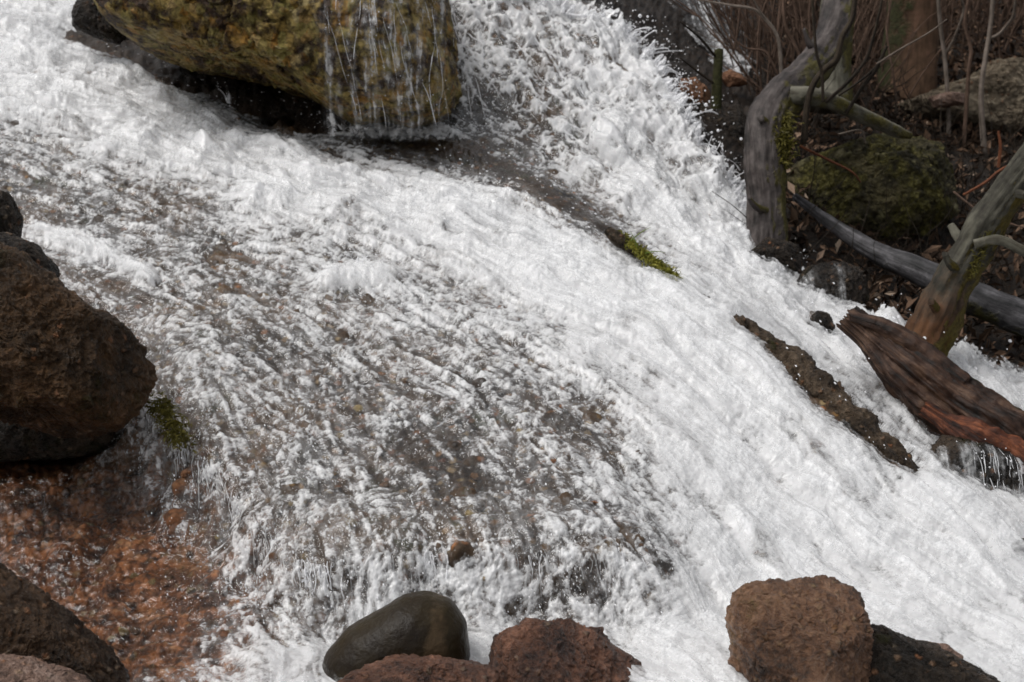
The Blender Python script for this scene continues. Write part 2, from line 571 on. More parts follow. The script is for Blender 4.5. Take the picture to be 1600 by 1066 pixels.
# ------------------------------------------------------------------ meshes that follow the ground
def sheet(ucols, nrow, ya, yb):
    yf = np.exp(np.linspace(math.log(ya), math.log(yb), 1600))
    V = np.zeros((nrow, len(ucols), 2), f32)
    for j, u in enumerate(ucols):
        z = samp(H, u * yf, yf)
        rz = z - CAMZ
        v = (yf * SP + rz * CP) / (yf * CP - rz * SP)
        m = np.sqrt((np.diff(v) * 1.0) ** 2 + (np.diff(np.log(yf)) * .14) ** 2 + (np.diff(z) / yf[1:] * .35) ** 2)
        cum = np.concatenate([[0], np.cumsum(m)])
        yy = np.interp(np.linspace(0, cum[-1], nrow), cum, yf)
        V[:, j, 0] = u * yy
        V[:, j, 1] = yy
    return V


def grid_faces(nr, nc):
    i = np.arange(nr * nc).reshape(nr, nc)
    return np.stack([i[:-1, :-1].ravel(), i[:-1, 1:].ravel(), i[1:, 1:].ravel(), i[1:, :-1].ravel()], 1)


def ucols(n, lo=-.42, hi=.43, ext=1.6, m=26):
    d = np.linspace(lo, hi, n)
    e = np.geomspace(.006, ext, m)
    return np.concatenate([(lo - e)[::-1], d, hi + e])


def compact(verts, faces, attrs):
    used = np.zeros(len(verts), bool)
    used[faces.ravel()] = True
    idx = np.cumsum(used) - 1
    return verts[used], idx[faces], {k: a[used] for k, a in attrs.items()}


def in_poly(x, y, poly):
    c = np.zeros(len(x), bool)
    n = len(poly)
    for i in range(n):
        x1, y1 = poly[i]
        x2, y2 = poly[(i + 1) % n]
        m = ((y1 > y) != (y2 > y)) & (x < (x2 - x1) * (y - y1) / (y2 - y1 + 1e-12) + x1)
        c ^= m
    return c


def zone_field(pos, neg):
    pts, vals = [], []
    for q in pos:
        pts.append(hit(*q)[:2])
        vals.append(1.0)
    for q in neg:
        pts.append(hit(*q)[:2])
        vals.append(0.0)
    return np.clip(rbf_grid(np.array(pts) + RNG.normal(size=(len(pts), 2)) * 1e-4, np.array(vals), .02), 0, 1)


RED = zone_field([(20, 760), (100, 850), (250, 950), (200, 800), (330, 900), (100, 1000), (300, 1040), (250, 860), (60, 700), (370, 960)],
                 [(300, 690), (400, 800), (470, 900), (500, 1000), (600, 1000), (600, 700), (100, 450), (300, 400), (900, 900), (1200, 900), (0, 300), (230, 620)])
BANK_EDGE = [(880, -30), (935, 30), (980, 62), (1022, 112), (1052, 162), (1080, 208), (1122, 275), (1160, 325), (1178, 385), (1240, 425), (1300, 480), (1350, 505), (1420, 530), (1500, 560), (1560, 580), (1650, 600)]
bank_poly = [tuple(hit(*q)[:2]) for q in BANK_EDGE]
water_poly = bank_poly + [(6, 4.0), (6, 2.2), (-6, 2.2), (-6, 10), (-1.2, 9.5), (-.2, 8.6)]
back_poly = [tuple(hit(*q)[:2]) for q in [(1040, -14), (1160, -14), (1150, 40), (1188, 108), (1152, 130), (1112, 104), (1080, 60)]]
bank_zone = bank_poly + [(9, 5.0), (9, 15), (-.5, 15), (-.2, 8.6)]

# ------------------------------------------------------------------ ground (rock bed and bank)
uc = ucols(820)
GV = sheet(uc, 680, 1.0, 15.0)
xs, ys = GV[..., 0].ravel(), GV[..., 1].ravel()
zs = samp(H, xs, ys)
bank = in_poly(xs, ys, bank_zone).astype(f32)
bank = blur(bank.reshape(GV.shape[:2]), 6).ravel()
bank = np.maximum(bank, samp(GAP_SHADE, xs, ys))  # no bank here: the dark tone paints the shade under the lichen boulder
red = samp(RED, xs, ys)
p3 = np.stack([xs, ys, zs * 1.0], 1)
d0 = fbm(p3 * 4.0, 5, .55) * .035
d1 = fbm(p3 * 17, 4, .6, True) * .010
wf1, wf2, wc = worley(p3 * np.array([26, 26, 26], f32))
peb = np.clip(.55 - wf1, 0, 1) * (wc > .45) * .022
wg1, wg2, wgc = worley(p3 * 9.0 + 3)
stone = np.clip(.42 - wg1, 0, 1) * (wgc > .6) * .09
disp = d0 * (1 + bank * 1.2) + d1 + peb + stone * (1 - .3 * bank) - .012
disp -= red * .022
disp += red * (fbm(p3 * 9 + 40, 4, .6, True) * .03 + np.clip(.6 - worley(p3 * 9 + 8)[0], 0, 1) * .05)
gn = np.stack([samp(NX, xs, ys), samp(NY, xs, ys), samp(NZ, xs, ys)], 1)
gv = p3 + gn * disp[:, None]

b = NB('wet_bedrock')
c = b.coord()
n1 = b.noise(c, 3.5, 8, .65, .5)
n2 = b.noise(c, 40, 6, .7)
n3 = b.noise(c, 11, 5, .6)
slab = b.ramp(n1.outputs[0], [(.34, (.014, .009, .006)), (.5, (.055, .034, .019)), (.66, (.12, .076, .045))])
redc = b.ramp(n3.outputs[0], [(.3, (.018, .007, .003)), (.42, (.14, .052, .019)), (.55, (.34, .135, .052)), (.70, (.46, .26, .14))])
soil_shade = b.ramp(n2.outputs[0], [(.35, (.005, .004, .003)), (.55, (.018, .012, .008)), (.75, (.05, .032, .02))])
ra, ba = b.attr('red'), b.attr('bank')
v1 = b.voro(c, 30)
sep = b.n('ShaderNodeSeparateColor')
b.l(v1.outputs['Color'], sep.inputs[0])
pc = b.ramp(sep.outputs[0], [(0.0, (.02, .015, .012)), (.3, (.06, .04, .03)), (.55, (.25, .10, .035)), (.75, (.19, .135, .055)), (.92, (.32, .24, .15)), (1.0, (.10, .035, .02))])
pm = b.math('MULTIPLY', b.ramp(v1.outputs['Distance'], [(.25, 1.0), (.5, 0.0)]), b.ramp(sep.outputs[1], [(.4, 0.0), (.5, 1.0)]))
slab = b.mix(b.math('MULTIPLY', pm, .9), slab, pc)
gm = b.ramp(b.noise(c, 6, 5, .7).outputs[0], [(.58, 0.0), (.68, .8)])
slab = b.mix(gm, slab, (.035, .042, .012))
redc = b.mix(b.math('MULTIPLY', pm, .85), redc, pc)
vr = b.voro(c, 55)
sr = b.n('ShaderNodeSeparateColor')
b.l(vr.outputs['Color'], sr.inputs[0])
redc = b.mix(b.ramp(vr.outputs['Distance'], [(.42, 0.0), (.82, .7)]), redc, (.016, .008, .005))
redc = b.mix(b.math('MULTIPLY', sr.outputs[0], .2), redc, (.035, .018, .011))
redc = b.mix(b.ramp(b.noise(c, 7, 6, .7, .6).outputs[0], [(.40, .55), (.50, 0.0)]), redc, (.022, .011, .007))
hr = b.math('MULTIPLY', b.math('SUBTRACT', 1.0, vr.outputs['Distance']), ra.outputs['Fac'])
colr = b.mix(ra.outputs['Fac'], slab, redc)
colr = b.mix(ba.outputs['Fac'], colr, soil_shade)  # soil on the bank, painted shade in the gap under the boulder
hh = b.math('ADD', b.math('ADD', b.math('MULTIPLY', n2.outputs[0], 1.0), b.math('MULTIPLY', pm, .5)), b.math('MULTIPLY', hr, .8))
GROUND_MAT = b.done(b.bsdf(colr, b.ramp(n2.outputs[0], [(.3, .35), (.7, .65)]), b.bump(hh, .9, .012), .2))
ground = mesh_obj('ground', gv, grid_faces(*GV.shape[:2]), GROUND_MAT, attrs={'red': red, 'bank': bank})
tag(ground, 'dark brown pebbly bedrock under the cascade rising to a muddy bank', None, None, 'structure')

# ------------------------------------------------------------------ water
uc = ucols(1180, ext=.6, m=14)
WV = sheet(uc, 1000, 2.3, 9.8)
xs, ys = WV[..., 0].ravel(), WV[..., 1].ravel()
zs = samp(H, xs, ys)
F = samp(FOAM, xs, ys)
red = samp(RED, xs, ys)
p3 = np.stack([xs, ys, zs * .6], 1)
gn = np.stack([samp(NX, xs, ys), samp(NY, xs, ys), samp(NZ, xs, ys)], 1)
L1, L2, L3 = slic(LIC_FINE, xs, ys), slic(LIC_MID, xs, ys), slic(LIC_BIG, xs, ys)
warp = np.stack([fbm(p3 * 6 + 9, 3), fbm(p3 * 6 + 31, 3), np.zeros_like(xs)], 1) * .05
pw = p3 + warp
A1 = fbm(pw * 5.5, 6, .62)
A2 = fbm(pw * 22 + 5, 4, .65)
R1 = fbm(pw * 14 + 70, 4, .6, True)
R1 = (R1 - R1.mean()) / R1.std()
A1, A2 = A1 / A1.std(), A2 / A2.std()
Fn = np.clip(F, .02, .90 + .05 * sstep(4.6, 5.6, ys))
fall = samp(FALL, xs, ys)
edge_ = samp(EDGE, xs, ys)
wl = sstep(.55, .95, F)              # thick white water
calm = sstep(.2, .02, F)
A3 = fbm(pw * 55 + 15, 3, .7)
A3 = A3 / A3.std()
near_wl = wl * sstep(5.4, 4.6, ys)
thin = .55 * L3 + .55 * fbm(pw * 3.2 + 77, 4, .6) / .28 + .25 * L2
thin = sstep(.35, 1.9, thin / thin.std())
Fn = np.clip(Fn - .42 * thin * wl - .10 * fall, .02, .95)
n = (.28 * A1 + .45 * A2 + .70 * A3 + .45 * R1) * (1 - .5 * wl) + (.55 * L1 + .42 * L2) * (1 - .6 * near_wl) + (.26 + .16 * wl) * L3 + .35 * near_wl * A1
steep = sstep(.86, .62, gn[:, 2])
wq = np.stack([xs, ys, zs * (1 - .7 * steep)], 1) + warp * 1.6 + np.stack([fbm(p3 * 25 + 3, 2), fbm(p3 * 25 + 13, 2), fbm(p3 * 25 + 23, 2)], 1) * .012
wa1, wa2, _c = worley(wq * np.array([9, 6, 7], f32))
wb1, wb2, _c = worley(wq * np.array([22, 16, 16], f32) + 5)
web = np.exp(-(wa2 - wa1) / .10) + .6 * np.exp(-(wb2 - wb1) / .14)
web = (web - web.mean()) / web.std()
n = n / n.std() + web * (.35 + .75 * fall + .35 * steep) * (1 - .6 * wl * (1 - fall))
lo = .95 * np.log(Fn / (1 - Fn))
foam = 1 / (1 + np.exp(-(n * (.95 + .3 * calm) + lo) * (1.12 + .43 * wl + .2 * fall)))
foam *= (1 - .93 * calm)
thick = .014 + .03 * wl
amp = .0025 + .0045 * sstep(.1, .5, F) + .0035 * wl + .006 * wl * sstep(5.0, 6.0, ys)
A0 = fbm(pw * 5.5, 2, .5)
A0 = A0 / A0.std()
B0 = np.abs(fbm(pw * 9 + 20, 3, .5))
B0 = (B0 - B0.mean()) / B0.std()
lump = (.45 * A0 + .25 * B0 + .70 * L3 + .08 * R1 + (.20 - .16 * near_wl) * L2) * amp
lump += .012 * wl * A0 * sstep(4.6, 5.6, ys)
rip = (A2 * .0016 + A3 * .0014) * (1 - .55 * wl) + (L1 * .0004 + L2 * .0007) * (1 - .7 * near_wl)
bare = samp(BARE, xs, ys)
lump *= 1 - .35 * sstep(5.0, 4.2, ys) * wl
lump += fall * .0035 * np.clip(web, -1, 2.5) + edge_ * (.010 * np.clip(A2 - .3, 0, 3) + .014 * np.clip(A1, 0, 3) + .004 * np.clip(A3, 0, 3))
rip = rip * (1 - .45 * red) + red * A2 * .0012
disp = thick + lump + rip + red * .004 - .045 * bare
wvx = p3.copy()
wvx[:, 2] = zs
wvx = wvx + gn * disp[:, None]
inside = in_poly(xs + .03 * A1 + .02 * A2, ys + .03 * A2, water_poly) | in_poly(xs + .03 * A1, ys + .03 * A2, back_poly)
fc = grid_faces(*WV.shape[:2])
fc = fc[inside[fc].all(1)]
vv, fc1, at = compact(wvx, fc, {'foam': foam.astype(f32), 'froth': np.zeros_like(xs)})
L1b, L2b = slic(LIC_FINE2, xs, ys), slic(LIC_MID2, xs, ys)
nb_ = (.55 * L1b + .45 * A3) * (1 - .55 * wl * sstep(5.4, 4.6, ys)) + (.6 - .3 * near_wl) * L2b + (.4 + .4 * near_wl) * L3 * wl + .4 * A1 * near_wl + .35 * fbm(pw * 22 + 55, 4, .65) / .3
nb_ = nb_ / nb_.std()
froth = 1 / (1 + np.exp(-(nb_ * 1.3 - .9 + .8 * wl) * 1.5)) * (.22 + .55 * wl) * sstep(.05, .4, F) * (1 - .72 * thin) * (1 - .6 * fall)
d2 = thick + .45 * lump + .010 + .006 * wl + .004 * np.clip(nb_, -1, 2.5) + A2 * .0015 - .055 * bare
wv2 = p3.copy()
wv2[:, 2] = zs
wv2 = wv2 + gn * d2[:, None]
k2 = inside & (F > .12) & (bare < .35)
fc2 = grid_faces(*WV.shape[:2])
fc2 = fc2[k2[fc2].all(1)]
v2_, fc2, at2 = compact(wv2, fc2, {'foam': np.zeros_like(xs), 'froth': froth.astype(f32)})
fc = np.concatenate([fc1, fc2 + len(vv)])
vv = np.concatenate([vv, v2_])
at = {k: np.concatenate([at[k], at2[k]]) for k in at}
at['layer'] = np.concatenate([np.zeros(len(vv) - len(v2_)), np.ones(len(v2_))])

b = NB('stream_water')
c = b.coord()
fa = b.attr('foam')
nf = b.noise(c, 170, 4, .7)
fac = b.math('ADD', fa.outputs['Fac'], b.math('MULTIPLY', b.math('SUBTRACT', nf.outputs[0], .5), .9))
fac = b.ramp(fac, [(.16, .0), (.24, .05), (.5, .42), (.85, .95), (1.0, 1.0)])
nb = b.bump(b.noise(c, 95, 4, .65).outputs[0], .5, .006)
nf2 = b.bump(b.noise(c, 95, 4, .65).outputs[0], .25, .004)
fr = b.n('ShaderNodeFresnel')
fr.inputs['IOR'].default_value = 1.33
b.l(nb, fr.inputs['Normal'])
tr = b.n('ShaderNodeBsdfTransparent')
tr.inputs[0].default_value = (.90, .89, .87, 1)
gl = b.n('ShaderNodeBsdfGlossy')
gl.inputs['Roughness'].default_value = .07
b.l(nb, gl.inputs['Normal'])
clear = b.n('ShaderNodeMixShader')
b.l(b.math('ADD', fr.outputs[0], .03), clear.inputs[0])
b.l(tr.outputs[0], clear.inputs[1])
b.l(gl.outputs[0], clear.inputs[2])
fb1 = b.bsdf((.88, .885, .89), .22, nf2, .5)
fb2 = b.n('ShaderNodeBsdfTranslucent')
fb2.inputs[0].default_value = (.9, .9, .91, 1)
fmx = b.n('ShaderNodeMixShader')
fmx.inputs[0].default_value = .42
b.l(fb1, fmx.inputs[1])
b.l(fb2.outputs[0], fmx.inputs[2])
foamb = fmx.outputs[0]
mx = b.n('ShaderNodeMixShader')
b.l(fac, mx.inputs[0])
b.l(clear.outputs[0], mx.inputs[1])
b.l(foamb, mx.inputs[2])
fro = b.attr('froth')
ff = b.math('ADD', fro.outputs['Fac'], b.math('MULTIPLY', b.math('SUBTRACT', nf.outputs[0], .5), b.math('MULTIPLY', fro.outputs['Fac'], 1.2)), True)
tr2 = b.n('ShaderNodeBsdfTransparent')
mf = b.n('ShaderNodeMixShader')
b.l(ff, mf.inputs[0])
b.l(tr2.outputs[0], mf.inputs[1])
b.l(foamb, mf.inputs[2])
ml = b.n('ShaderNodeMixShader')
b.l(b.attr('layer').outputs['Fac'], ml.inputs[0])
b.l(mx.outputs[0], ml.inputs[1])
b.l(mf.outputs[0], ml.inputs[2])
WATER_MAT = b.done(ml.outputs[0])
water = mesh_obj('water', vv, fc, WATER_MAT, attrs=at)
tag(water, 'white foaming stream sliding down the slab and round the dark ridge', None, None, 'structure')

# ------------------------------------------------------------------ boulders
_ICO = {}


def ico(level):
    if level not in _ICO:
        bm = bmesh.new()
        bmesh.ops.create_icosphere(bm, subdivisions=level, radius=1)
        v = np.array([q.co[:] for q in bm.verts], f32)
        bm.verts.index_update()
        fcs = np.array([[q.index for q in t.verts] for t in bm.faces], np.int32)
        bm.free()
        _ICO[level] = (v, fcs)
    return _ICO[level]


BVH = {}


def boulder(name, outline, y, thick, mat, label, cat='rock', group=None, center=None, level=7, box=.75, rough=.10, facets=7, seed=1, fine=1.0, pits=.0, parent=None, lean=0.0, crag=.45, soft=6, cut=(.72, .9)):
    rg = np.random.default_rng(seed)
    o = np.array(outline, float)
    if center is None:
        center = (o[:, 0].mean(), o[:, 1].mean())
    c = P(center[0], center[1], y)
    t = y / ray(*center)[1]
    pl = np.stack([(o[:, 0] - center[0]) / FPX * t, -(o[:, 1] - center[1]) / FPX * t], 1)
    # resample the outline as radius over angle
    dense = []
    for a, b_ in zip(pl, np.roll(pl, -1, 0)):
        for s in np.linspace(0, 1, 24, endpoint=False):
            dense.append(a + (b_ - a) * s)
    dense = np.array(dense)
    th = np.arctan2(dense[:, 1], dense[:, 0])
    rr = np.hypot(dense[:, 0], dense[:, 1])
    k = np.argsort(th)
    th, rr = th[k], rr[k]
    th = np.concatenate([th[-3:] - 2 * np.pi, th, th[:3] + 2 * np.pi])
    rr = np.concatenate([rr[-3:], rr, rr[:3]])
    tg = np.linspace(-np.pi, np.pi, 721)[:-1]
    rg_ = np.interp(tg, th, rr)
    kk = np.exp(-np.linspace(-2, 2, 2 * soft + 1) ** 2)
    rg_ = np.convolve(np.concatenate([rg_[-soft:], rg_, rg_[:soft]]), kk / kk.sum(), 'valid')
    th, rr = np.concatenate([tg, [np.pi]]), np.concatenate([rg_, rg_[:1]])
    d, fcs = ico(level)
    s = np.hypot(d[:, 0], d[:, 1])
    R = np.interp(np.arctan2(d[:, 1], d[:, 0]), th, rr)
    rad = R * s ** box
    dep = thick * np.sign(d[:, 2]) * np.abs(d[:, 2]) ** box
    e = np.divide(d[:, :2], s[:, None] + 1e-9)
    q = np.stack([e[:, 0] * rad, e[:, 1] * rad, dep], 1)
    size = rr.mean()
    for _ in range(facets):
        nrm = rg.normal(size=3)
        nrm /= np.linalg.norm(nrm)
        if abs(nrm[2]) < .35:
            nrm[2] = .6 * np.sign(nrm[2] + 1e-6)
            nrm /= np.linalg.norm(nrm)
        sup = (q @ nrm)
        h = sup.max() * rg.uniform(*cut)
        ex = np.clip(sup - h, 0, None)
        q -= nrm[None] * (ex * .8)[:, None]
    off = rg.uniform(0, 50, 3)
    nd = q / (np.linalg.norm(q, axis=1, keepdims=True) + 1e-9)
    pp = q / size
    dz = fbm(pp * 1.6 + off, 4) * rough * size
    dz += (fbm(pp * 5 + off, 4, .6, True) - .3) * rough * .35 * size * fine
    rd_ = fbm(q * 17 + off, 5, .62, True)
    dz += fbm(q * 40 + off, 4, .65) * .010 * fine + np.clip(rd_ - .1, -.6, .4) * .010 * fine
    if pits:
        w1, w2, wc_ = worley(q * 30 + off)
        dz += np.where(wc_ > .5, np.clip(.5 - w1, 0, 1), -np.clip(.4 - w1, 0, 1)) * pits
    if fine > .5:
        wo_ = np.stack([fbm(pp * 3 + off + 7, 2), fbm(pp * 3 + off + 21, 2), fbm(pp * 3 + off + 35, 2)], 1) * .35
        a1, a2, ac = worley((pp + wo_) * 2.6 + off)
        b1, b2, bc = worley((pp + wo_ * .6) * 7.0 + off)
        dz += (ac - .5) * .09 * size * crag * sstep(0, .12, a2 - a1) + (bc - .5) * .035 * size * crag * sstep(0, .1, b2 - b1)
        dz -= crag * size * (.03 * sstep(.08, 0, a2 - a1) + .014 * sstep(.1, 0, b2 - b1))
    q = q + nd * dz[:, None]
    q[:, 2] += lean * q[:, 1]
    wp = np.stack([q[:, 0], q[:, 1] * SP + q[:, 2] * CP, q[:, 1] * CP - q[:, 2] * SP], 1) + c
    loc = np.array([c[0], c[1], wp[:, 2].min()])
    ob = mesh_obj(name, wp, fcs, mat, loc=loc, parent=parent)
    if label:
        tag(ob, label, cat, group)
    BVH[ob.name] = (wp, fcs)
    return ob


BROWN = rock_mat('brown_wet_rock', (.012, .007, .004), (.04, .022, .011), (.09, .05, .026), rough=.38, pamt=.3, bump=.8)
BROWNMOSS = rock_mat('brown_rock_olive_film', (.012, .007, .003), (.048, .026, .011), (.11, .058, .026), rough=.4, pamt=.3, moss=((.035, .032, .006), (.06, .055, .012)), moss_lo=.56, moss_scale=4, bump=.8)
REDROCK = rock_mat('red_conglomerate', (.022, .010, .007), (.115, .050, .028), (.27, .13, .08), pebble=(.28, .12, .06), pebble2=(.26, .19, .13), rough=.42, pamt=.28, spec=.25, coat=.55, bump=.9, pscale=42)
BLOCK = rock_mat('block_conglomerate', (.024, .013, .008), (.135, .066, .034), (.29, .165, .095), pebble=(.30, .14, .05), pebble2=(.3, .22, .13), rough=.42, pamt=.2, spec=.25, coat=.55, moss=((.16, .12, .03), (.30, .23, .08)), moss_lo=.58, moss_scale=5, bump=.9, pscale=36)
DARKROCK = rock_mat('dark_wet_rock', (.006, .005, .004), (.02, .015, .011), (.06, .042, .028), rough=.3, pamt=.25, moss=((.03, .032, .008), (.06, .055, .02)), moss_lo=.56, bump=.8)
def lichen_mat():
    b = NB('lichen_boulder')
    c = b.coord()
    n1 = b.noise(c, 4, 8, .7, .3)
    n2 = b.noise(c, 55, 6, .7)
    n3 = b.noise(c, 11, 8, .72, .2)
    rock = b.ramp(n2.outputs[0], [(.3, (.008, .005, .003)), (.5, (.035, .019, .010)), (.7, (.085, .045, .022))])
    wv = b.n('ShaderNodeVectorMath', operation='ADD')
    ws = b.n('ShaderNodeVectorMath', operation='SCALE')
    ws.inputs['Scale'].default_value = .05
    b.l(b.noise(c, 18, 4).outputs['Color'], ws.inputs[0])
    b.l(c, wv.inputs[0])
    b.l(ws.outputs[0], wv.inputs[1])
    v = b.voro(wv.outputs[0], 24)
    sp_ = b.n('ShaderNodeSeparateColor')
    b.l(v.outputs['Color'], sp_.inputs[0])
    lich = b.ramp(sp_.outputs[0], [(0, (.24, .15, .03)), (.3, (.34, .25, .08)), (.6, (.20, .17, .045)), (.8, (.30, .15, .025)), (1, (.36, .30, .14))])
    lich = b.mix(b.ramp(n2.outputs[0], [(.32, .9), (.55, 0.0)]), lich, (.04, .025, .008))
    m = b.math('ADD', b.math('MULTIPLY', n1.outputs[0], .55), b.math('MULTIPLY', n3.outputs[0], .45))
    m = b.math('SUBTRACT', m, b.math('MULTIPLY', v.outputs['Distance'], .10))
    mm = b.ramp(m, [(.395, 0.0), (.46, 1.0)])
    col = b.mix(mm, rock, lich)
    h = b.math('ADD', b.math('MULTIPLY', mm, .9), n2.outputs[0])
    h = b.math('ADD', h, b.math('MULTIPLY', b.math('SUBTRACT', 1.0, v.outputs['Distance']), .6))
    return b.done(b.bsdf(col, .55, b.bump(h, .9, .02), .25))


MOSSROCK = lichen_mat()
_unused = rock_mat('lichen_boulder', (.010, .006, .004), (.05, .028, .014), (.10, .055, .024), rough=.5, pamt=.35, pebble=(.20, .10, .03), pebble2=(.16, .12, .04), moss=((.16, .115, .022), (.34, .26, .09)), moss_lo=.44, moss_scale=7, bump=1.0, pscale=26)
BANKROCK = rock_mat('bank_mossy_rock', (.008, .007, .004), (.04, .034, .016), (.12, .10, .045), rough=.7, pamt=.45, pebble=(.26, .24, .10), pebble2=(.40, .36, .2), moss=((.13, .115, .024), (.34, .30, .10)), moss_lo=.46, bump=1.0, pscale=14)
PALE = rock_mat('pale_weathered_rock', (.04, .03, .02), (.16, .125, .085), (.30, .25, .18), rough=.8, pamt=.2, moss=((.05, .05, .012), (.12, .11, .03)), moss_lo=.6, bump=1.0)
ORANGE = rock_mat('orange_rock', (.05, .025, .014), (.18, .085, .045), (.30, .17, .10), rough=.6, pamt=.2)
RIDGE = rock_mat('ridge_rock', (.010, .007, .005), (.055, .038, .024), (.15, .11, .075), rough=.3, pamt=.3, moss=((.05, .05, .015), (.10, .09, .03)), moss_lo=.6, bump=.9)
PINK = rock_mat('pale_pink_rock', (.05, .03, .022), (.16, .10, .075), (.30, .22, .18), rough=.5, pamt=.3)

# smooth dark stone
b = NB('smooth_olive_stone')
c = b.coord()
n1 = b.noise(c, 4, 6, .6)
n2 = b.noise(c, 120, 4, .6)
col = b.ramp(n1.outputs[0], [(.35, (.008, .005, .003)), (.55, (.020, .0135, .005)), (.75, (.042, .029, .010))])
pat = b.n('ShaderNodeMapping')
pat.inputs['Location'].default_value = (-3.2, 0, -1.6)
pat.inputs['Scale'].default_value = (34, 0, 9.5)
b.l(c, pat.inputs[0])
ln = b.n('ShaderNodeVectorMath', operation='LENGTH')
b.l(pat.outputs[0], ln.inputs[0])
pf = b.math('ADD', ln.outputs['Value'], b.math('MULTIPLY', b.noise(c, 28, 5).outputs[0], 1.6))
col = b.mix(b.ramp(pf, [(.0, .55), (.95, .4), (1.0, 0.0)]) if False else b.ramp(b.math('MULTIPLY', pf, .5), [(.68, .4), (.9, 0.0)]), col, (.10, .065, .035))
STONE = b.done(b.bsdf(col, b.ramp(n2.outputs[0], [(.3, .28), (.7, .5)]), b.bump(b.math('ADD', n2.outputs[0], b.math('MULTIPLY', b.noise(c, 45, 5, .6).outputs[0], 1.2)), .35, .006), .14))

boulder('mossy_boulder', [(140, -60), (158, 0), (185, 48), (230, 76), (320, 103), (420, 122), (480, 150), (535, 184), (565, 199), (600, 190), (640, 204), (672, 196), (698, 190), (716, 150), (706, 60), (692, -20), (640, -120), (500, -190), (330, -190), (200, -140)],
        6.4, .70, MOSSROCK, 'huge overhanging boulder covered in golden lichen at the top of the cascade', 'boulder', center=(430, -5), level=8, box=.7, rough=.07, facets=4, seed=3, pits=.012, lean=.12)
boulder('dark_boulder', [(108, 20), (120, 5), (150, 0), (185, 10), (210, 50), (180, 66), (145, 55), (118, 45)], 6.75, .12, DARKROCK, 'small dark rounded rock at the left foot of the golden lichen boulder', seed=4)
boulder('brown_boulder', [(-200, 420), (-100, 372), (0, 378), (50, 402), (82, 440), (130, 478), (180, 508), (214, 548), (229, 590), (222, 632), (180, 672), (130, 692), (80, 686), (30, 660), (-60, 640), (-180, 640)],
        3.95, .26, BROWNMOSS, 'large brown boulder at the left edge overhanging the red gravel bed', 'boulder', center=(40, 540), level=8, rough=.09, facets=12, seed=5, cut=(.62, .85), crag=.45)
boulder('mossy_rock', [(-60, 320), (-20, 298), (10, 303), (26, 340), (22, 385), (-40, 395)], 4.3, .1, DARKROCK, 'small dark knob of rock highest at the left edge', seed=6)
boulder('mossy_rock', [(-60, 375), (10, 366), (50, 382), (80, 415), (84, 440), (50, 452), (-40, 450)], 4.15, .12, DARKROCK, 'dark mossy rock lying on top of the large brown boulder', seed=7, pits=.008)
boulder('dark_rock', [(-120, 630), (60, 645), (180, 635), (240, 640), (232, 690), (150, 712), (40, 716), (-120, 725)], 4.28, .14, DARKROCK, 'dark filler rock added as the deep shade under the large brown boulder', seed=35, center=(60, 680))  # added filler: seats the boulder and stands in for the black shadow beneath
boulder('brown_rock', [(-150, 800), (0, 862), (30, 890), (62, 925), (112, 972), (160, 1025), (205, 1085), (200, 1160), (-150, 1160)], 3.12, .22, BROWN, 'brown slanting slab of rock in the lower left corner', center=(10, 1060), level=8, rough=.06, seed=8)
boulder('pale_rock', [(-80, 1025), (30, 1034), (85, 1050), (132, 1070), (140, 1130), (-80, 1130)], 2.9, .1, PINK, 'pale pinkish rock at the very bottom left in front of the slanting slab', seed=9)
boulder('smooth_stone', [(500, 1062), (508, 1022), (540, 983), (590, 955), (628, 932), (668, 925), (705, 938), (728, 972), (735, 1035), (732, 1090), (615, 1100), (505, 1095)], 3.22, .13, STONE, 'smooth dark olive rounded stone standing in the foam at the front', 'stone', center=(625, 1025), level=7, rough=.025, facets=0, fine=.16, seed=10, box=.82, soft=14)
boulder('red_rock', [(505, 1072), (555, 1042), (620, 1031), (700, 1034), (765, 1046), (790, 1072), (800, 1140), (500, 1140)], 3.03, .13, REDROCK, 'low red brown rock in front of the smooth olive stone', seed=11, level=8, pits=.006, rough=.06, facets=10, cut=(.62, .85), crag=.5)
boulder('red_rock', [(755, 1062), (770, 1005), (795, 986), (818, 975), (824, 953), (850, 953), (900, 972), (940, 992), (953, 1012), (988, 1030), (1025, 1075), (1030, 1140), (755, 1140)], 3.15, .14, REDROCK, 'pointed red brown rock right of the smooth olive stone', seed=12, level=8, pits=.006, rough=.08, facets=10, cut=(.6, .82), crag=.5, center=(880, 1060))
boulder('block_rock', [(1131, 962), (1145, 922), (1172, 900), (1200, 894), (1240, 902), (1290, 895), (1330, 898), (1344, 913), (1347, 980), (1349, 1066), (1346, 1150), (1150, 1150), (1142, 1040), (1138, 995)], 3.2, .17, BLOCK, 'squarish brown block of rock in the water at the lower right', center=(1243, 1030), level=8, box=.5, rough=.06, facets=11, seed=13, pits=.005, cut=(.58, .80), crag=.4)
boulder('dark_rock', [(1325, 1010), (1343, 982), (1385, 984), (1430, 1008), (1470, 1014), (1505, 1034), (1560, 1066), (1600, 1130), (1325, 1140)], 3.18, .15, DARKROCK, 'dark olive sloping rock against the right side of the squarish block', center=(1430, 1075), level=8, rough=.06, seed=14, pits=.006)
boulder('pink_stone', [(1432, 1020), (1440, 1006), (1475, 1008), (1502, 1024), (1495, 1040), (1450, 1038)], 3.25, .04, PINK, 'little pinkish stone on the crest of the dark sloping rock at lower right', 'stone', seed=15, level=6)
boulder('dark_rock', [(1545, 852), (1575, 842), (1640, 845), (1660, 890), (1600, 884), (1565, 868)], 3.9, .1, DARKROCK, 'dark rock breaking the white water at the right edge', seed=16)
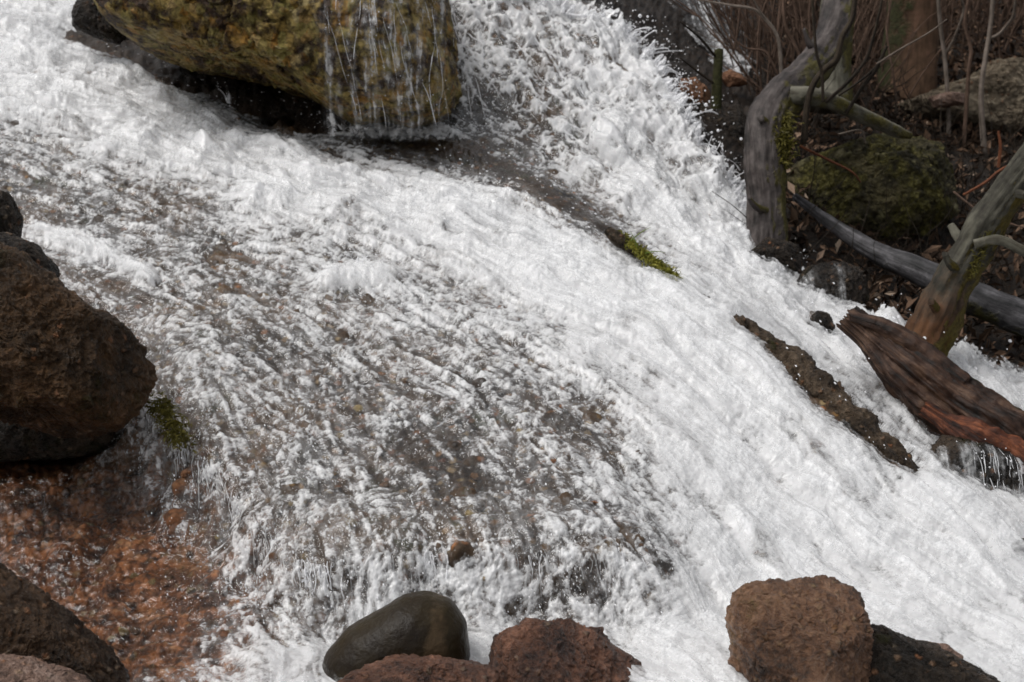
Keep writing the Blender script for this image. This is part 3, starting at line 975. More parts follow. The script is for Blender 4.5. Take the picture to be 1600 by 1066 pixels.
boulder('wet_rock', [(1436, 735), (1450, 700), (1480, 684), (1530, 690), (1590, 715), (1650, 755), (1680, 830), (1580, 815), (1500, 785), (1455, 760)], 4.28, .16, DARKROCK, 'rounded wet rock under the broken brown log with water running over it', seed=17, center=(1550, 755), level=8)
boulder('ridge_rock', [(1078, 452), (1105, 462), (1150, 495), (1140, 503), (1100, 478)], 4.93, .04, RIDGE, 'thin wave washed rock of the ridge just below the bright moss clump', seed=34, level=6, rough=.2)
boulder('ridge_rock', [(1140, 505), (1160, 495), (1172, 508), (1166, 525), (1148, 522)], 4.72, .04, RIDGE, 'small dark rock at the upper tip of the long ridge', seed=20, level=6)
boulder('dark_rock', [(1262, 508), (1275, 488), (1295, 490), (1303, 512), (1285, 530), (1268, 526)], 5.05, .06, DARKROCK, 'small black rock in the white water left of the broken log tip', seed=21, level=6)
boulder('wet_rock', [(1245, 440), (1265, 418), (1310, 410), (1345, 425), (1352, 470), (1330, 495), (1280, 488), (1255, 470)], 5.45, .13, DARKROCK, 'dark wet rock with a veil of water below the long grey log', seed=22)
boulder('dark_rock', [(1172, 395), (1200, 372), (1245, 385), (1262, 425), (1245, 452), (1200, 440), (1180, 420)], 5.6, .14, DARKROCK, 'black wet rock at the foot of the bent trunk', seed=23)
boulder('mossy_rock', [(1228, 290), (1245, 258), (1320, 228), (1400, 212), (1455, 225), (1478, 275), (1482, 330), (1440, 372), (1350, 392), (1260, 360)], 6.5, .35, BANKROCK, 'mossy rock on the shaded bank behind the long grey log', 'rock', seed=24, level=8, rough=.13, pits=.02, center=(1360, 300))
boulder('pale_boulder', [(1400, 165), (1440, 150), (1500, 130), (1545, 103), (1620, 98), (1700, 110), (1720, 230), (1620, 235), (1500, 205), (1420, 190)], 7.7, .4, PALE, 'pale weathered boulder at the upper right edge of the bank', 'boulder', seed=25, level=8, rough=.14, pits=.02, center=(1580, 165))
boulder('pale_stone', [(1452, 152), (1480, 146), (1515, 148), (1510, 162), (1462, 168)], 7.3, .07, PINK, 'flat pale stone left of the pale weathered boulder', 'stone', seed=26, level=6)
boulder('orange_rock', [(1058, 145), (1064, 126), (1085, 124), (1108, 142), (1112, 160), (1085, 178), (1068, 165)], 6.75, .08, ORANGE, 'orange brown rock at the edge of the upper fall', seed=27, level=6)
boulder('orange_rock', [(1125, 118), (1140, 110), (1160, 120), (1168, 132), (1140, 136)], 7.3, .06, ORANGE, 'little orange rock behind the mossy stub post', seed=28, level=6)
boulder('dark_rock', [(1060, 190), (1090, 160), (1150, 170), (1190, 230), (1190, 320), (1150, 300), (1100, 240)], 6.75, .2, DARKROCK, 'black rock wall behind the splashes at the right of the upper fall', seed=29, center=(1130, 230))
boulder('dark_rock', [(720, 150), (790, 120), (840, 140), (860, 190), (800, 215), (735, 200)], 6.6, .12, MOSSROCK, 'brown rock seen through the thin veil beside the lichen boulder', seed=30)

# ------------------------------------------------------------------ wood
def spline(pts, n):
    pts = np.asarray(pts, float)
    if len(pts) == 2:
        return pts[0] + (pts[1] - pts[0]) * np.linspace(0, 1, n)[:, None]
    q = np.concatenate([[2 * pts[0] - pts[1]], pts, [2 * pts[-1] - pts[-2]]])
    seg = len(pts) - 1
    out = []
    for t in np.linspace(0, seg - 1e-6, n):
        i = int(t)
        u = t - i
        a, b_, c_, d = q[i:i + 4]
        out.append(.5 * (2 * b_ + (c_ - a) * u + (2 * a - 5 * b_ + 4 * c_ - d) * u * u + (3 * b_ - a - 3 * c_ + d) * u ** 3))
    return np.array(out)


def tube(pts, rad, nlen=40, nseg=12, bumpy=0.0, ridge=0.0, seed=0, jag0=0.0, jag1=0.0, cap=True, oval=1.0):
    """tapered, slightly irregular round timber; returns verts, quads, tris, wood coordinates"""
    path = spline(pts, nlen)
    r = spline(np.stack([rad, rad, rad], 1), nlen)[:, 0]
    T = np.gradient(path, axis=0)
    T /= np.linalg.norm(T, axis=1, keepdims=True) + 1e-12
    up = np.array([0, 0, 1.0]) if abs(T[0, 2]) < .9 else np.array([1.0, 0, 0])
    N = np.cross(T[0], up)
    N /= np.linalg.norm(N)
    th = np.linspace(0, 2 * np.pi, nseg, endpoint=False)
    s = np.concatenate([[0], np.cumsum(np.linalg.norm(np.diff(path, axis=0), axis=1))])
    V = np.zeros((nlen, nseg, 3))
    W = np.zeros((nlen, nseg, 3))
    offs = np.random.default_rng(seed).uniform(0, 60, 3)
    for i in range(nlen):
        N = N - T[i] * (N @ T[i])
        N /= np.linalg.norm(N) + 1e-12
        Bn = np.cross(T[i], N)
        ring = np.cos(th)[:, None] * N + np.sin(th)[:, None] * Bn * oval
        V[i] = ring
        W[i, :, 0] = s[i]
        W[i, :, 1] = np.cos(th) * r.mean()
        W[i, :, 2] = np.sin(th) * r.mean()
    Wf = W.reshape(-1, 3)
    sc = 1.0 / max(r.mean(), 1e-4)
    k = np.ones(nlen * nseg)
    if bumpy:
        k = k + bumpy * fbm(Wf * np.array([.5, .9, .9]) * sc + offs, 3)
    if ridge:
        k = k + ridge * fbm(Wf * np.array([.22, 3.2, 3.2]) * sc + offs, 4, .6, True)
    Vf = path[:, None] + V * (r[:, None] * k.reshape(nlen, nseg))[..., None]
    for jag, i0, sg in ((jag0, 0, -1), (jag1, nlen - 1, 1)):
        if jag:
            jr = np.random.default_rng(seed + i0).random(nseg)
            jr = .10 * jr + .75 * np.convolve(np.concatenate([jr, jr, jr]), np.hanning(nseg // 4 + 3), 'same')[nseg:2 * nseg] / (nseg // 10 + 1)
            for q_ in range(4):
                iq = i0 + q_ * (1 if i0 == 0 else -1)
                Vf[iq] += T[i0] * sg * jag * (1 - q_ / 4) * (2.2 * jr)[:, None]
    i = np.arange(nlen * nseg).reshape(nlen, nseg)
    j = np.roll(i, -1, 1)
    quads = np.stack([i[:-1].ravel(), i[1:].ravel(), j[1:].ravel(), j[:-1].ravel()], 1)
    verts = Vf.reshape(-1, 3)
    tris = np.zeros((0, 3), np.int32)
    if cap:
        n0 = len(verts)
        c0 = path[0] + T[0] * jag0 * .3
        c1 = path[-1] - T[-1] * jag1 * .3
        verts = np.concatenate([verts, [c0, c1]])
        Wf = np.concatenate([Wf, [[s[0], 0, 0], [s[-1], 0, 0]]])
        t0 = np.stack([np.full(nseg, n0), i[0], j[0]], 1)
        t1 = np.stack([np.full(nseg, n0 + 1), j[-1], i[-1]], 1)
        tris = np.concatenate([t0, t1])
    return verts, quads, tris, Wf


def pix_path(pp):
    """path and radii from (px, py, distance, radius in px)"""
    pts, rad = [], []
    for px, py, y, r in pp:
        pts.append(P(px, py, y))
        rad.append(r / FPX * y / ray(px, py)[1])
    return np.array(pts), np.array(rad)


def timber(name, pp, mat, label=None, cat=None, group=None, parent=None, nlen=60, nseg=20, **kw):
    pts, rad = pix_path(pp)
    v, q, t, wv = tube(pts, rad, nlen, nseg, **kw)
    k = int(np.argmin(pts[:, 2]))
    o = mesh_obj(name, v, [q, t], mat, loc=pts[k], parent=parent, attrs={'wood': wv})
    if label:
        tag(o, label, cat, group)
    return o


def wood_mat(name, dark, mid, light, grain=(3, 45, 45), rough=.7, bump=.8, moss=None, moss_dir=(1, 0, 0), moss_lo=.55, low=None, low_z=None, spec=.2):
    b = NB(name)
    wa = b.attr('wood').outputs['Vector']
    mp = b.n('ShaderNodeMapping')
    mp.inputs['Scale'].default_value = grain
    b.l(wa, mp.inputs[0])
    n1 = b.noise(mp.outputs[0], 1.0, 8, .65, .3)
    c = b.coord()
    n2 = b.noise(c, 18, 6, .65)
    s_ = b.math('ADD', b.math('MULTIPLY', n1.outputs[0], .6), b.math('MULTIPLY', n2.outputs[0], .4))
    col = b.ramp(s_, [(.39, dark), (.5, mid), (.62, light)])
    geo = b.n('ShaderNodeNewGeometry')
    if low:
        sz = b.n('ShaderNodeSeparateXYZ')
        b.l(geo.outputs['Position'], sz.inputs[0])
        lz = b.math('ADD', b.math('MULTIPLY', b.math('SUBTRACT', low_z, sz.outputs[2]), 5.0), b.math('MULTIPLY', b.math('SUBTRACT', n2.outputs[0], .5), 2.5))
        lc = b.ramp(n1.outputs[0], [(.35, tuple(q * .25 for q in low)), (.62, low)])
        col = b.mix(b.math('ADD', lz, .5, True), col, lc)
    h = b.math('ADD', n1.outputs[0], b.math('MULTIPLY', n2.outputs[0], .4))
    if moss:
        dt = b.n('ShaderNodeVectorMath', operation='DOT_PRODUCT')
        b.l(geo.outputs['Normal'], dt.inputs[0])
        dt.inputs[1].default_value = Vector(moss_dir).normalized()
        mv = b.math('ADD', b.math('MULTIPLY', dt.outputs['Value'], .3), b.noise(c, 9, 6, .65).outputs[0])
        mm = b.ramp(mv, [(moss_lo, 0.0), (min(1, moss_lo + .12), 1.0)])
        n4 = b.noise(c, 70, 5, .7)
        mc = b.ramp(n4.outputs[0], [(.35, tuple(q * .4 for q in moss)), (.65, moss)])
        col = b.mix(mm, col, mc)
        h = b.math('ADD', h, b.math('MULTIPLY', b.math('MULTIPLY', mm, n4.outputs[0]), 1.5))
    return b.done(b.bsdf(col, rough, b.bump(h, bump, .015), spec))


GREYBARK = wood_mat('grey_wet_bark', (.010, .008, .007), (.042, .034, .031), (.095, .08, .074), grain=(4, 30, 30), moss=(.10, .085, .02), moss_dir=(1, -.2, .2), moss_lo=.66, rough=.55)
TOPBARK = wood_mat('greenish_bark', (.03, .025, .016), (.085, .08, .06), (.15, .14, .11), grain=(4, 24, 24), moss=(.10, .085, .02), moss_dir=(1, -.2, -.4), moss_lo=.62)
GREYLOG = wood_mat('grey_log_wood', (.010, .010, .010), (.042, .040, .042), (.12, .115, .12), grain=(3, 40, 40), rough=.5, moss=(.05, .045, .012), moss_dir=(0, -.6, -1), moss_lo=.72)
LEANBARK = wood_mat('leaning_trunk_bark', (.012, .010, .007), (.038, .035, .026), (.085, .08, .06), grain=(4, 30, 30), moss=(.10, .075, .012), moss_dir=(1, -.2, -.3), moss_lo=.6, low=(.09, .040, .016), low_z=.60)
BROKEN = wood_mat('rotten_brown_wood', (.005, .003, .002), (.030, .014, .008), (.098, .056, .035), grain=(3.2, 38, 38), rough=.5, bump=1.0, moss=(.035, .04, .012), moss_dir=(.2, .4, 1), moss_lo=.80)
BROKENRED = wood_mat('red_rotten_heartwood', (.008, .003, .002), (.06, .018, .008), (.21, .07, .03), grain=(4.5, 46, 46), rough=.6, bump=1.0)
TRUNK = wood_mat('brown_trunk_bark', (.035, .02, .012), (.085, .05, .03), (.15, .085, .055), grain=(2, 16, 16), moss=(.05, .05, .02), moss_dir=(-1, -.2, 0), moss_lo=.68, rough=.9)
DARKTWIG = wood_mat('dark_twig_bark', (.008, .006, .004), (.02, .014, .009), (.045, .033, .02), rough=.8)
PALETWIG = wood_mat('pale_twig_bark', (.06, .045, .035), (.13, .105, .085), (.22, .18, .15), rough=.8)
BROWNTWIG = wood_mat('brown_twig_bark', (.03, .018, .012), (.08, .05, .035), (.14, .09, .065), rough=.9)
REDTWIG = wood_mat('red_twig_bark', (.05, .018, .01), (.13, .045, .02), (.2, .08, .04), rough=.8)
POSTMOSS = wood_mat('mossy_post', (.01, .008, .004), (.03, .024, .01), (.06, .05, .02), moss=(.045, .045, .012), moss_dir=(0, -1, 0), moss_lo=.5)

# bent trunk by the fall
bt = empty('bent_tree', P(1196, 410, 5.75))
tag(bt, 'bent grey tree trunk at the edge of the upper fall with a broken side branch', 'tree')
timber('trunk', [(1192, 430, 5.72, 36), (1196, 370, 5.75, 30), (1198, 310, 5.8, 28), (1195, 250, 5.85, 29), (1198, 195, 5.95, 31), (1228, 150, 6.1, 31), (1268, 108, 6.3, 27), (1298, 60, 6.45, 25), (1312, 0, 6.6, 24), (1316, -120, 6.7, 23)],
       GREYBARK, parent=bt, nlen=260, nseg=64, bumpy=.22, ridge=.16, seed=1)
timber('branch', [(1236, 150, 6.0, 14), (1262, 150, 5.98, 14), (1300, 160, 6.0, 12), (1350, 182, 6.1, 11), (1400, 205, 6.2, 9), (1422, 212, 6.25, 5)], TOPBARK, parent=bt, nlen=60, nseg=18, bumpy=.2, ridge=.1, seed=2)
gt = empty('tree', P(1310, 140, 7.0))
tag(gt, 'greenish upright tree trunk just behind the bent grey trunk', 'tree')
timber('trunk', [(1296, 170, 7.0, 34), (1300, 110, 7.05, 28), (1306, 40, 7.1, 25), (1310, -40, 7.15, 24), (1312, -260, 7.2, 22)], TOPBARK, parent=gt, nlen=60, nseg=24, bumpy=.1, ridge=.12, seed=3)
tt = empty('tree', P(1408, 195, 8.0))
tag(tt, 'thick brown tree trunk standing on the bank left of the pale boulder', 'tree')
timber('trunk', [(1404, 215, 8.0, 62), (1410, 165, 8.0, 50), (1418, 110, 8.02, 42), (1424, 40, 8.05, 38), (1428, -40, 8.05, 37), (1430, -300, 8.1, 35)], TRUNK, parent=tt, nlen=80, nseg=32, bumpy=.12, ridge=.08, seed=4)
# hanging moss on the bent trunk
def moss_tuft(path, width, n, length, mat, name, parent=None, loc=None, seed=0, spread=.6):
    rg = np.random.default_rng(seed)
    pts = spline(path, 60)
    V, Fc = [], []
    for k in range(n):
        p = pts[rg.integers(60)] + rg.normal(size=3) * width * np.array([1, .8, .6])
        d = rg.normal(size=3) * spread + np.array([.2, -.3, .35])
        d /= np.linalg.norm(d)
        L = length * rg.uniform(.4, 1.2)
        s = np.cross(d, rg.normal(size=3))
        s /= np.linalg.norm(s)
        wd = L * .12
        b0 = len(V)
        mid = p + d * L * .55 + np.array([0, 0, -.05 * L])
        tip = p + d * L + np.array([0, 0, -.3 * L])
        V += [p - s * wd, p + s * wd, mid + s * wd * .8, mid - s * wd * .8, tip]
        Fc += [(b0, b0 + 1, b0 + 2), (b0, b0 + 2, b0 + 3), (b0 + 3, b0 + 2, b0 + 4)]
    return mesh_obj(name, np.array(V), np.array(Fc), mat, parent=parent, loc=loc, smooth=False)


def leaf_mat(name, stops, scale=60, rough=.6):
    b = NB(name)
    c = b.coord()
    n1 = b.noise(c, scale, 3, .6)
    col = b.ramp(n1.outputs[0], stops)
    d = b.bsdf(col, rough, None, .2)
    t_ = b.n('ShaderNodeBsdfTranslucent')
    b.l(col, t_.inputs[0])
    m_ = b.n('ShaderNodeMixShader')
    m_.inputs[0].default_value = .25
    b.l(d, m_.inputs[1])
    b.l(t_.outputs[0], m_.inputs[2])
    return b.done(m_.outputs[0])


MOSSLEAF = leaf_mat('bright_moss', [(.3, (.04, .042, .006)), (.5, (.17, .165, .025)), (.7, (.34, .31, .06))])
MOSSDARK = leaf_mat('olive_moss', [(.3, (.025, .022, .004)), (.5, (.08, .07, .012)), (.7, (.14, .12, .025))])
GRASS = leaf_mat('green_grass', [(.3, (.09, .14, .02)), (.7, (.2, .28, .05))])
moss_tuft([P(1222, 175, 5.93), P(1226, 215, 5.83), P(1223, 260, 5.8)], .018, 700, .035, MOSSDARK, 'moss', parent=bt, loc=P(1222, 215, 5.82), seed=1)

timber('grey_log', [(1248, 312, 6.0, 6), (1300, 350, 5.9, 10), (1370, 395, 5.75, 16), (1440, 425, 5.6, 21), (1520, 465, 5.5, 25), (1640, 515, 5.4, 28)], GREYLOG,
       'long grey bare log lying across the dark bank behind the leaning trunk', 'log', nlen=120, nseg=30, bumpy=.12, ridge=.06, seed=5, jag0=.02)
lt = empty('leaning_tree', P(1447, 540, 5.05))
tag(lt, 'mossy dead trunk leaning to the right in front of the long grey log', 'tree')
timber('trunk', [(1442, 552, 5.02, 34), (1462, 500, 5.04, 33), (1488, 445, 5.06, 29), (1516, 395, 5.06, 26), (1552, 335, 5.06, 25), (1610, 255, 5.05, 24), (1700, 130, 5.0, 22)], LEANBARK, parent=lt, nlen=240, nseg=60, bumpy=.28, ridge=.2, seed=6, jag0=.02)
timber('branch', [(1522, 382, 5.0, 8), (1560, 375, 4.98, 8), (1590, 388, 4.97, 8), (1640, 412, 4.95, 9)], TOPBARK, parent=lt, nlen=30, nseg=12, bumpy=.2, seed=7)
timber('branch', [(1512, 398, 5.1, 8), (1498, 372, 5.16, 8), (1486, 352, 5.2, 6)], TOPBARK, parent=lt, nlen=20, nseg=12, bumpy=.2, seed=8)
moss_tuft([P(1545, 360, 5.0), P(1530, 400, 5.0), P(1515, 430, 5.0)], .012, 260, .022, MOSSDARK, 'moss', parent=lt, loc=P(1530, 400, 5.0), seed=2)

bl = empty('broken_log', P(1500, 640, 4.45))
tag(bl, 'broken dark brown rotten log with splintered end jutting out over the white water', 'log')
timber('log_body', [(1352, 518, 4.72, 19), (1382, 544, 4.68, 28), (1426, 584, 4.6, 38), (1494, 640, 4.5, 45), (1562, 692, 4.4, 50), (1642, 744, 4.3, 54), (1760, 816, 4.15, 56)], BROKEN, parent=bl, nlen=300, nseg=100, bumpy=.3, ridge=.32, seed=9, jag0=.06)
timber('heartwood', [(1465, 652, 4.42, 10), (1520, 688, 4.33, 24), (1590, 730, 4.25, 31), (1660, 778, 4.15, 32), (1740, 830, 4.05, 28)], BROKENRED, parent=bl, nlen=240, nseg=70, bumpy=.55, ridge=.45, seed=10, jag0=.04)
timber('splinter', [(1343, 500, 4.70, 9), (1380, 512, 4.66, 13), (1440, 548, 4.58, 14), (1510, 600, 4.48, 12)], BROKEN, parent=bl, nlen=90, nseg=24, bumpy=.25, ridge=.3, seed=11, jag0=.03)

sp = empty('stub_post', P(1118, 225, 6.62))
tag(sp, 'short mossy broken stem standing upright beside the orange brown rock', 'tree stump')
timber('trunk', [(1117, 240, 6.62, 8), (1119, 160, 6.64, 8), (1123, 82, 6.66, 7)], POSTMOSS, parent=sp, nlen=40, nseg=14, bumpy=.2, ridge=.1, jag1=.012, seed=12)
timber('twig', [(1118, 88, 6.65, 2.2), (1092, 58, 6.6, 2), (1062, 34, 6.5, 1)], DARKTWIG, parent=sp, nlen=14, nseg=6, seed=13)
timber('twig', [(1114, 130, 6.63, 2), (1085, 108, 6.6, 1.8), (1062, 90, 6.55, 1)], DARKTWIG, parent=sp, nlen=14, nseg=6, seed=14)

SAP = [
    ('sapling', PALETWIG, 'slender brownish sapling forking low right beside the thick brown trunk', [[(1482, 235, 7.35, 4), (1482, 178, 7.35, 3.6), (1477, 100, 7.35, 3.4), (1471, 53, 7.35, 3.2), (1466, 0, 7.35, 3), (1460, -120, 7.35, 2.4)], [(1477, 84, 7.35, 2), (1490, 62, 7.33, 2.2), (1499, 40, 7.3, 2.2), (1506, 14, 7.28, 2), (1498, -10, 7.25, 1.8)]]),
    ('sapling', BROWNTWIG, 'crooked brown sapling without forks in front of the flat pale stone', [[(1506, 230, 7.2, 3.6), (1509, 180, 7.2, 3.4), (1514, 107, 7.2, 3.2), (1517, 77, 7.2, 3.2), (1508, 36, 7.2, 3), (1514, -10, 7.2, 2.8), (1520, -120, 7.2, 2.2)]]),
    ('sapling', PALETWIG, 'tallest pale sapling with a side shoot, before the pale boulder', [[(1538, 240, 7.1, 5), (1534, 180, 7.1, 4.6), (1533, 142, 7.1, 4.2), (1538, 100, 7.1, 4), (1546, 53, 7.1, 3.8), (1551, 0, 7.1, 3.5), (1556, -120, 7.1, 3)], [(1546, 60, 7.1, 2), (1560, 54, 7.08, 2.4), (1573, 40, 7.06, 2.4), (1583, 24, 7.04, 2.2), (1588, -10, 7.0, 2)]]),
    ('branch', DARKTWIG, 'thickest dark crooked branch rising in front of the greenish trunk', [[(1255, 225, 5.92, 5), (1262, 160, 5.92, 5), (1273, 128, 5.92, 5), (1289, 108, 5.92, 5), (1307, 92, 5.9, 5), (1316, 57, 5.9, 4.6), (1331, 30, 5.9, 4.4), (1337, -10, 5.9, 4)]]),
    ('branch', DARKTWIG, 'thin dark upright branch on the left of the crooked dark branch', [[(1286, 160, 5.88, 2.6), (1284, 114, 5.88, 2.6), (1275, 78, 5.88, 2.4), (1270, 10, 5.88, 2.2), (1266, -30, 5.88, 2)]]),
    ('branch', DARKTWIG, 'long thin dark branch curving up rightwards over the thick brown trunk', [[(1290, 160, 5.95, 3), (1325, 128, 5.94, 2.8), (1353, 93, 5.93, 2.6), (1366, 53, 5.92, 2.4), (1376, 10, 5.9, 2.2), (1384, -30, 5.9, 2)]]),
    ('branch', DARKTWIG, 'dark mossy tipped branch rising from the broken side branch', [[(1322, 178, 6.0, 3), (1346, 139, 5.98, 3), (1369, 107, 5.96, 3.2), (1386, 72, 5.95, 2.2)], [(1310, 150, 5.98, 1.6), (1342, 128, 5.97, 1.8), (1372, 102, 5.96, 1.8)]]),
    ('branch', PALETWIG, 'thin pale straight twig crossing the thick brown trunk', [[(1370, 100, 5.94, 1.6), (1405, 78, 5.9, 1.5), (1450, 52, 5.86, 1.2), (1480, 30, 5.84, 1)]]),
    ('branch', PALETWIG, 'pale bare branch reaching left over the distant cascade', [[(1222, 130, 6.4, 3), (1216, 62, 6.4, 3), (1196, 30, 6.4, 2.6), (1176, 14, 6.4, 2.2), (1140, 8, 6.4, 1.8), (1090, 0, 6.4, 1.4)], [(1200, 34, 6.4, 1.6), (1184, 12, 6.38, 1.4), (1170, -14, 6.36, 1.2)]]),
    ('branch', BROWNTWIG, 'brown twig reaching left below the pale bare branch', [[(1216, 118, 6.45, 1.8), (1196, 82, 6.45, 1.8), (1168, 76, 6.45, 1.5), (1148, 62, 6.45, 1.3), (1140, 46, 6.45, 1)]]),
    ('sapling', BROWNTWIG, 'brown shoot bowing rightwards between the twigs and the greenish trunk', [[(1262, 150, 6.7, 3), (1256, 106, 6.7, 3), (1240, 66, 6.7, 2.8), (1228, 40, 6.7, 2.6), (1224, 0, 6.7, 2.4), (1230, -60, 6.7, 2)]]),
    ('twig', REDTWIG, 'short red brown twig sticking up above the leaning dead trunk', [[(1560, 262, 6.0, 2.6), (1563, 230, 6.0, 2.6), (1560, 205, 6.0, 2)]]),
    ('twig', REDTWIG, 'long red brown twig lying slantwise behind the leaning dead trunk', [[(1505, 305, 5.9, 2), (1540, 285, 5.9, 2.4), (1570, 262, 5.9, 2.2), (1620, 245, 5.9, 1.6)]]),
    ('twig', REDTWIG, 'orange brown twig lying left of the mossy bank rock', [[(1250, 228, 6.2, 2), (1290, 248, 6.15, 2), (1330, 268, 6.1, 1.6), (1345, 285, 6.1, 1)]]),
    ('twig', BROWNTWIG, 'thin dark twig crossing the gap right of the mossy bank rock', [[(1490, 300, 5.7, 1.8), (1530, 330, 5.6, 1.8), (1580, 350, 5.5, 1.5), (1640, 365, 5.4, 1.2)]]),
    ('twig', PALETWIG, 'thin pale twig lying under the broken side branch', [[(1310, 210, 6.1, 1.5), (1345, 204, 6.1, 1.8), (1352, 224, 6.1, 1.2)]]),
]
for i, (nm, mat, lab, parts) in enumerate(SAP):
    if len(parts) == 1:
        timber(nm, parts[0], mat, lab, 'twig' if nm == 'twig' else ('sapling' if nm == 'sapling' else 'branch'), nlen=50, nseg=8, bumpy=.15, seed=40 + i)
    else:
        e = empty(nm, P(*parts[0][0][:3]))
        tag(e, lab, 'sapling' if nm == 'sapling' else 'branch')
        timber('stem', parts[0], mat, parent=e, nlen=50, nseg=8, bumpy=.15, seed=40 + i)
        timber('side_shoot', parts[1], mat, parent=e, nlen=30, nseg=8, bumpy=.15, seed=80 + i)

# brush: the uncountable tangle of thin stems on the bank
def brush(n, seed, region, rpx, hgt, lean, mat, name, label):
    rg = np.random.default_rng(seed)
    V, Q, Wd = [], [], []
    nv = 0
    k = 0
    while k < n:
        px, py = rg.uniform(region[0], region[2]), rg.uniform(region[1], region[3])
        base = hit(px, py)
        if in_poly(np.array([base[0]]), np.array([base[1]]), water_poly)[0]:
            continue
        k += 1
        L = hgt * rg.uniform(.4, 1.3)
        d = np.array([rg.normal() * lean + (-.25 if px < 1240 else .05), rg.normal() * lean * .6, 1.0])
        d /= np.linalg.norm(d)
        bend = rg.normal(size=3) * .35 * np.array([1, .6, .2])
        pts = [base - d * .03]
        for j in range(1, 5):
            d2 = d + bend * j / 4 + rg.normal(size=3) * .12
            pts.append(pts[-1] + d2 / np.linalg.norm(d2) * L / 4)
        r0 = rg.uniform(.5, 1.3) * rpx / FPX * base[1]
        v, q, t_, wv = tube(pts, np.linspace(r0, r0 * .35, 5), 9, 4, cap=False)
        V.append(v); Q.append(q + nv); Wd.append(wv)
        nv += len(v)
        for _ in range(rg.integers(0, 3)):
            i0 = rg.integers(1, 4)
            d3 = d + rg.normal(size=3) * .7
            d3 /= np.linalg.norm(d3)
            pp_ = [pts[i0], pts[i0] + d3 * L * .15, pts[i0] + d3 * L * .3 + np.array([0, 0, .05 * L])]
            v, q, t_, wv = tube(pp_, np.array([r0 * .5, r0 * .4, r0 * .25]), 6, 4, cap=False)
            V.append(v); Q.append(q + nv); Wd.append(wv)
            nv += len(v)
    o = mesh_obj(name, np.concatenate(V), np.concatenate(Q), mat, attrs={'wood': np.concatenate(Wd)})
    return tag(o, label, None, None, 'stuff')


brush(150, 1, (1170, 60, 1420, 180), 1.7, .75, .3, BROWNTWIG, 'brush', 'tangle of thin brown stems around the trunks on the bank')
brush(420, 2, (1130, -20, 1640, 110), 1.5, .8, .35, BROWNTWIG, 'brush', 'far tangle of thin stems up the slope')
brush(330, 3, (1200, 150, 1640, 470), 1.1, .34, .8, DARKTWIG, 'brush', 'low tangle of dark twigs on the shaded bank')

# leaf litter on the bank
b = NB('dead_leaves')
at_ = b.attr('tone')
col = b.ramp(at_.outputs['Fac'], [(0, (.015, .009, .006)), (.4, (.05, .03, .018)), (.7, (.10, .06, .038)), (.9, (.19, .12, .08)), (1, (.26, .2, .15))])
LITTER = b.done(b.bsdf(col, .8, None, .15))


def litter(n, seed, label):
    rg = np.random.default_rng(seed)
    px, py = [], []
    V, Fc, T_ = [], [], []
    k = 0
    xs_ = rg.uniform(.3, 5.5, n * 4)
    ys_ = rg.uniform(5.0, 13.5, n * 4) 
    keep = in_poly(xs_, ys_, bank_zone) & ~in_poly(xs_, ys_, back_poly) & (xs_ / ys_ < .5) & ((xs_ / ys_ > .185) | (ys_ > 10.5))
    xs_, ys_ = xs_[keep][:n], ys_[keep][:n]
    zs_ = samp(H, xs_, ys_) + .02
    for x, y, z in zip(xs_, ys_, zs_):
        s = rg.uniform(.012, .045)
        a = rg.normal(size=3) + np.array([0, 0, .8])
        a /= np.linalg.norm(a)
        t1 = np.cross(a, rg.normal(size=3))
        t1 /= np.linalg.norm(t1)
        t2 = np.cross(a, t1)
        p = np.array([x, y, z + rg.uniform(0, .03)])
        b0 = len(V)
        V += [p - t1 * s, p - t2 * s * .4 + a * s * .2, p + t1 * s, p + t2 * s * .4 + a * s * .2]
        Fc += [(b0, b0 + 1, b0 + 2), (b0, b0 + 2, b0 + 3)]
        tn = rg.random() ** 1.6
        T_ += [tn] * 4
    o = mesh_obj('leaf_litter', np.array(V), np.array(Fc), LITTER, attrs={'tone': np.array(T_)}, smooth=False)
    return tag(o, label, None, None, 'stuff')


litter(26000, 5, 'brown dead leaves covering the slope behind the trunks')

pts_, rad_ = pix_path([(1128, 486, 4.86, 5), (1165, 512, 4.74, 13), (1205, 545, 4.63, 20), (1250, 578, 4.54, 24), (1300, 626, 4.43, 25), (1345, 664, 4.32, 21), (1390, 704, 4.22, 20), (1428, 738, 4.16, 11), (1450, 756, 4.12, 4)])
pts_[:, 2] -= .008
v, q, t_, wv = tube(pts_, rad_, 420, 110, bumpy=.85, ridge=.12, seed=31, oval=.8)
off_ = fbm(v * 22, 5, .62, True)[:, None] * .010 + fbm(v * 70, 3, .6)[:, None] * .004
ctr_ = spline(pts_, 420)
kk_ = np.minimum(np.arange(len(v)) // 110, 419)
nd_ = v - ctr_[kk_]
nd_ /= np.linalg.norm(nd_, axis=1, keepdims=True) + 1e-6
tag(mesh_obj('ridge_rock', v + nd_ * off_, [q, t_], RIDGE, loc=pts_[-1]), 'long thin dark wet rock ridge parting the two white streams', 'rock')

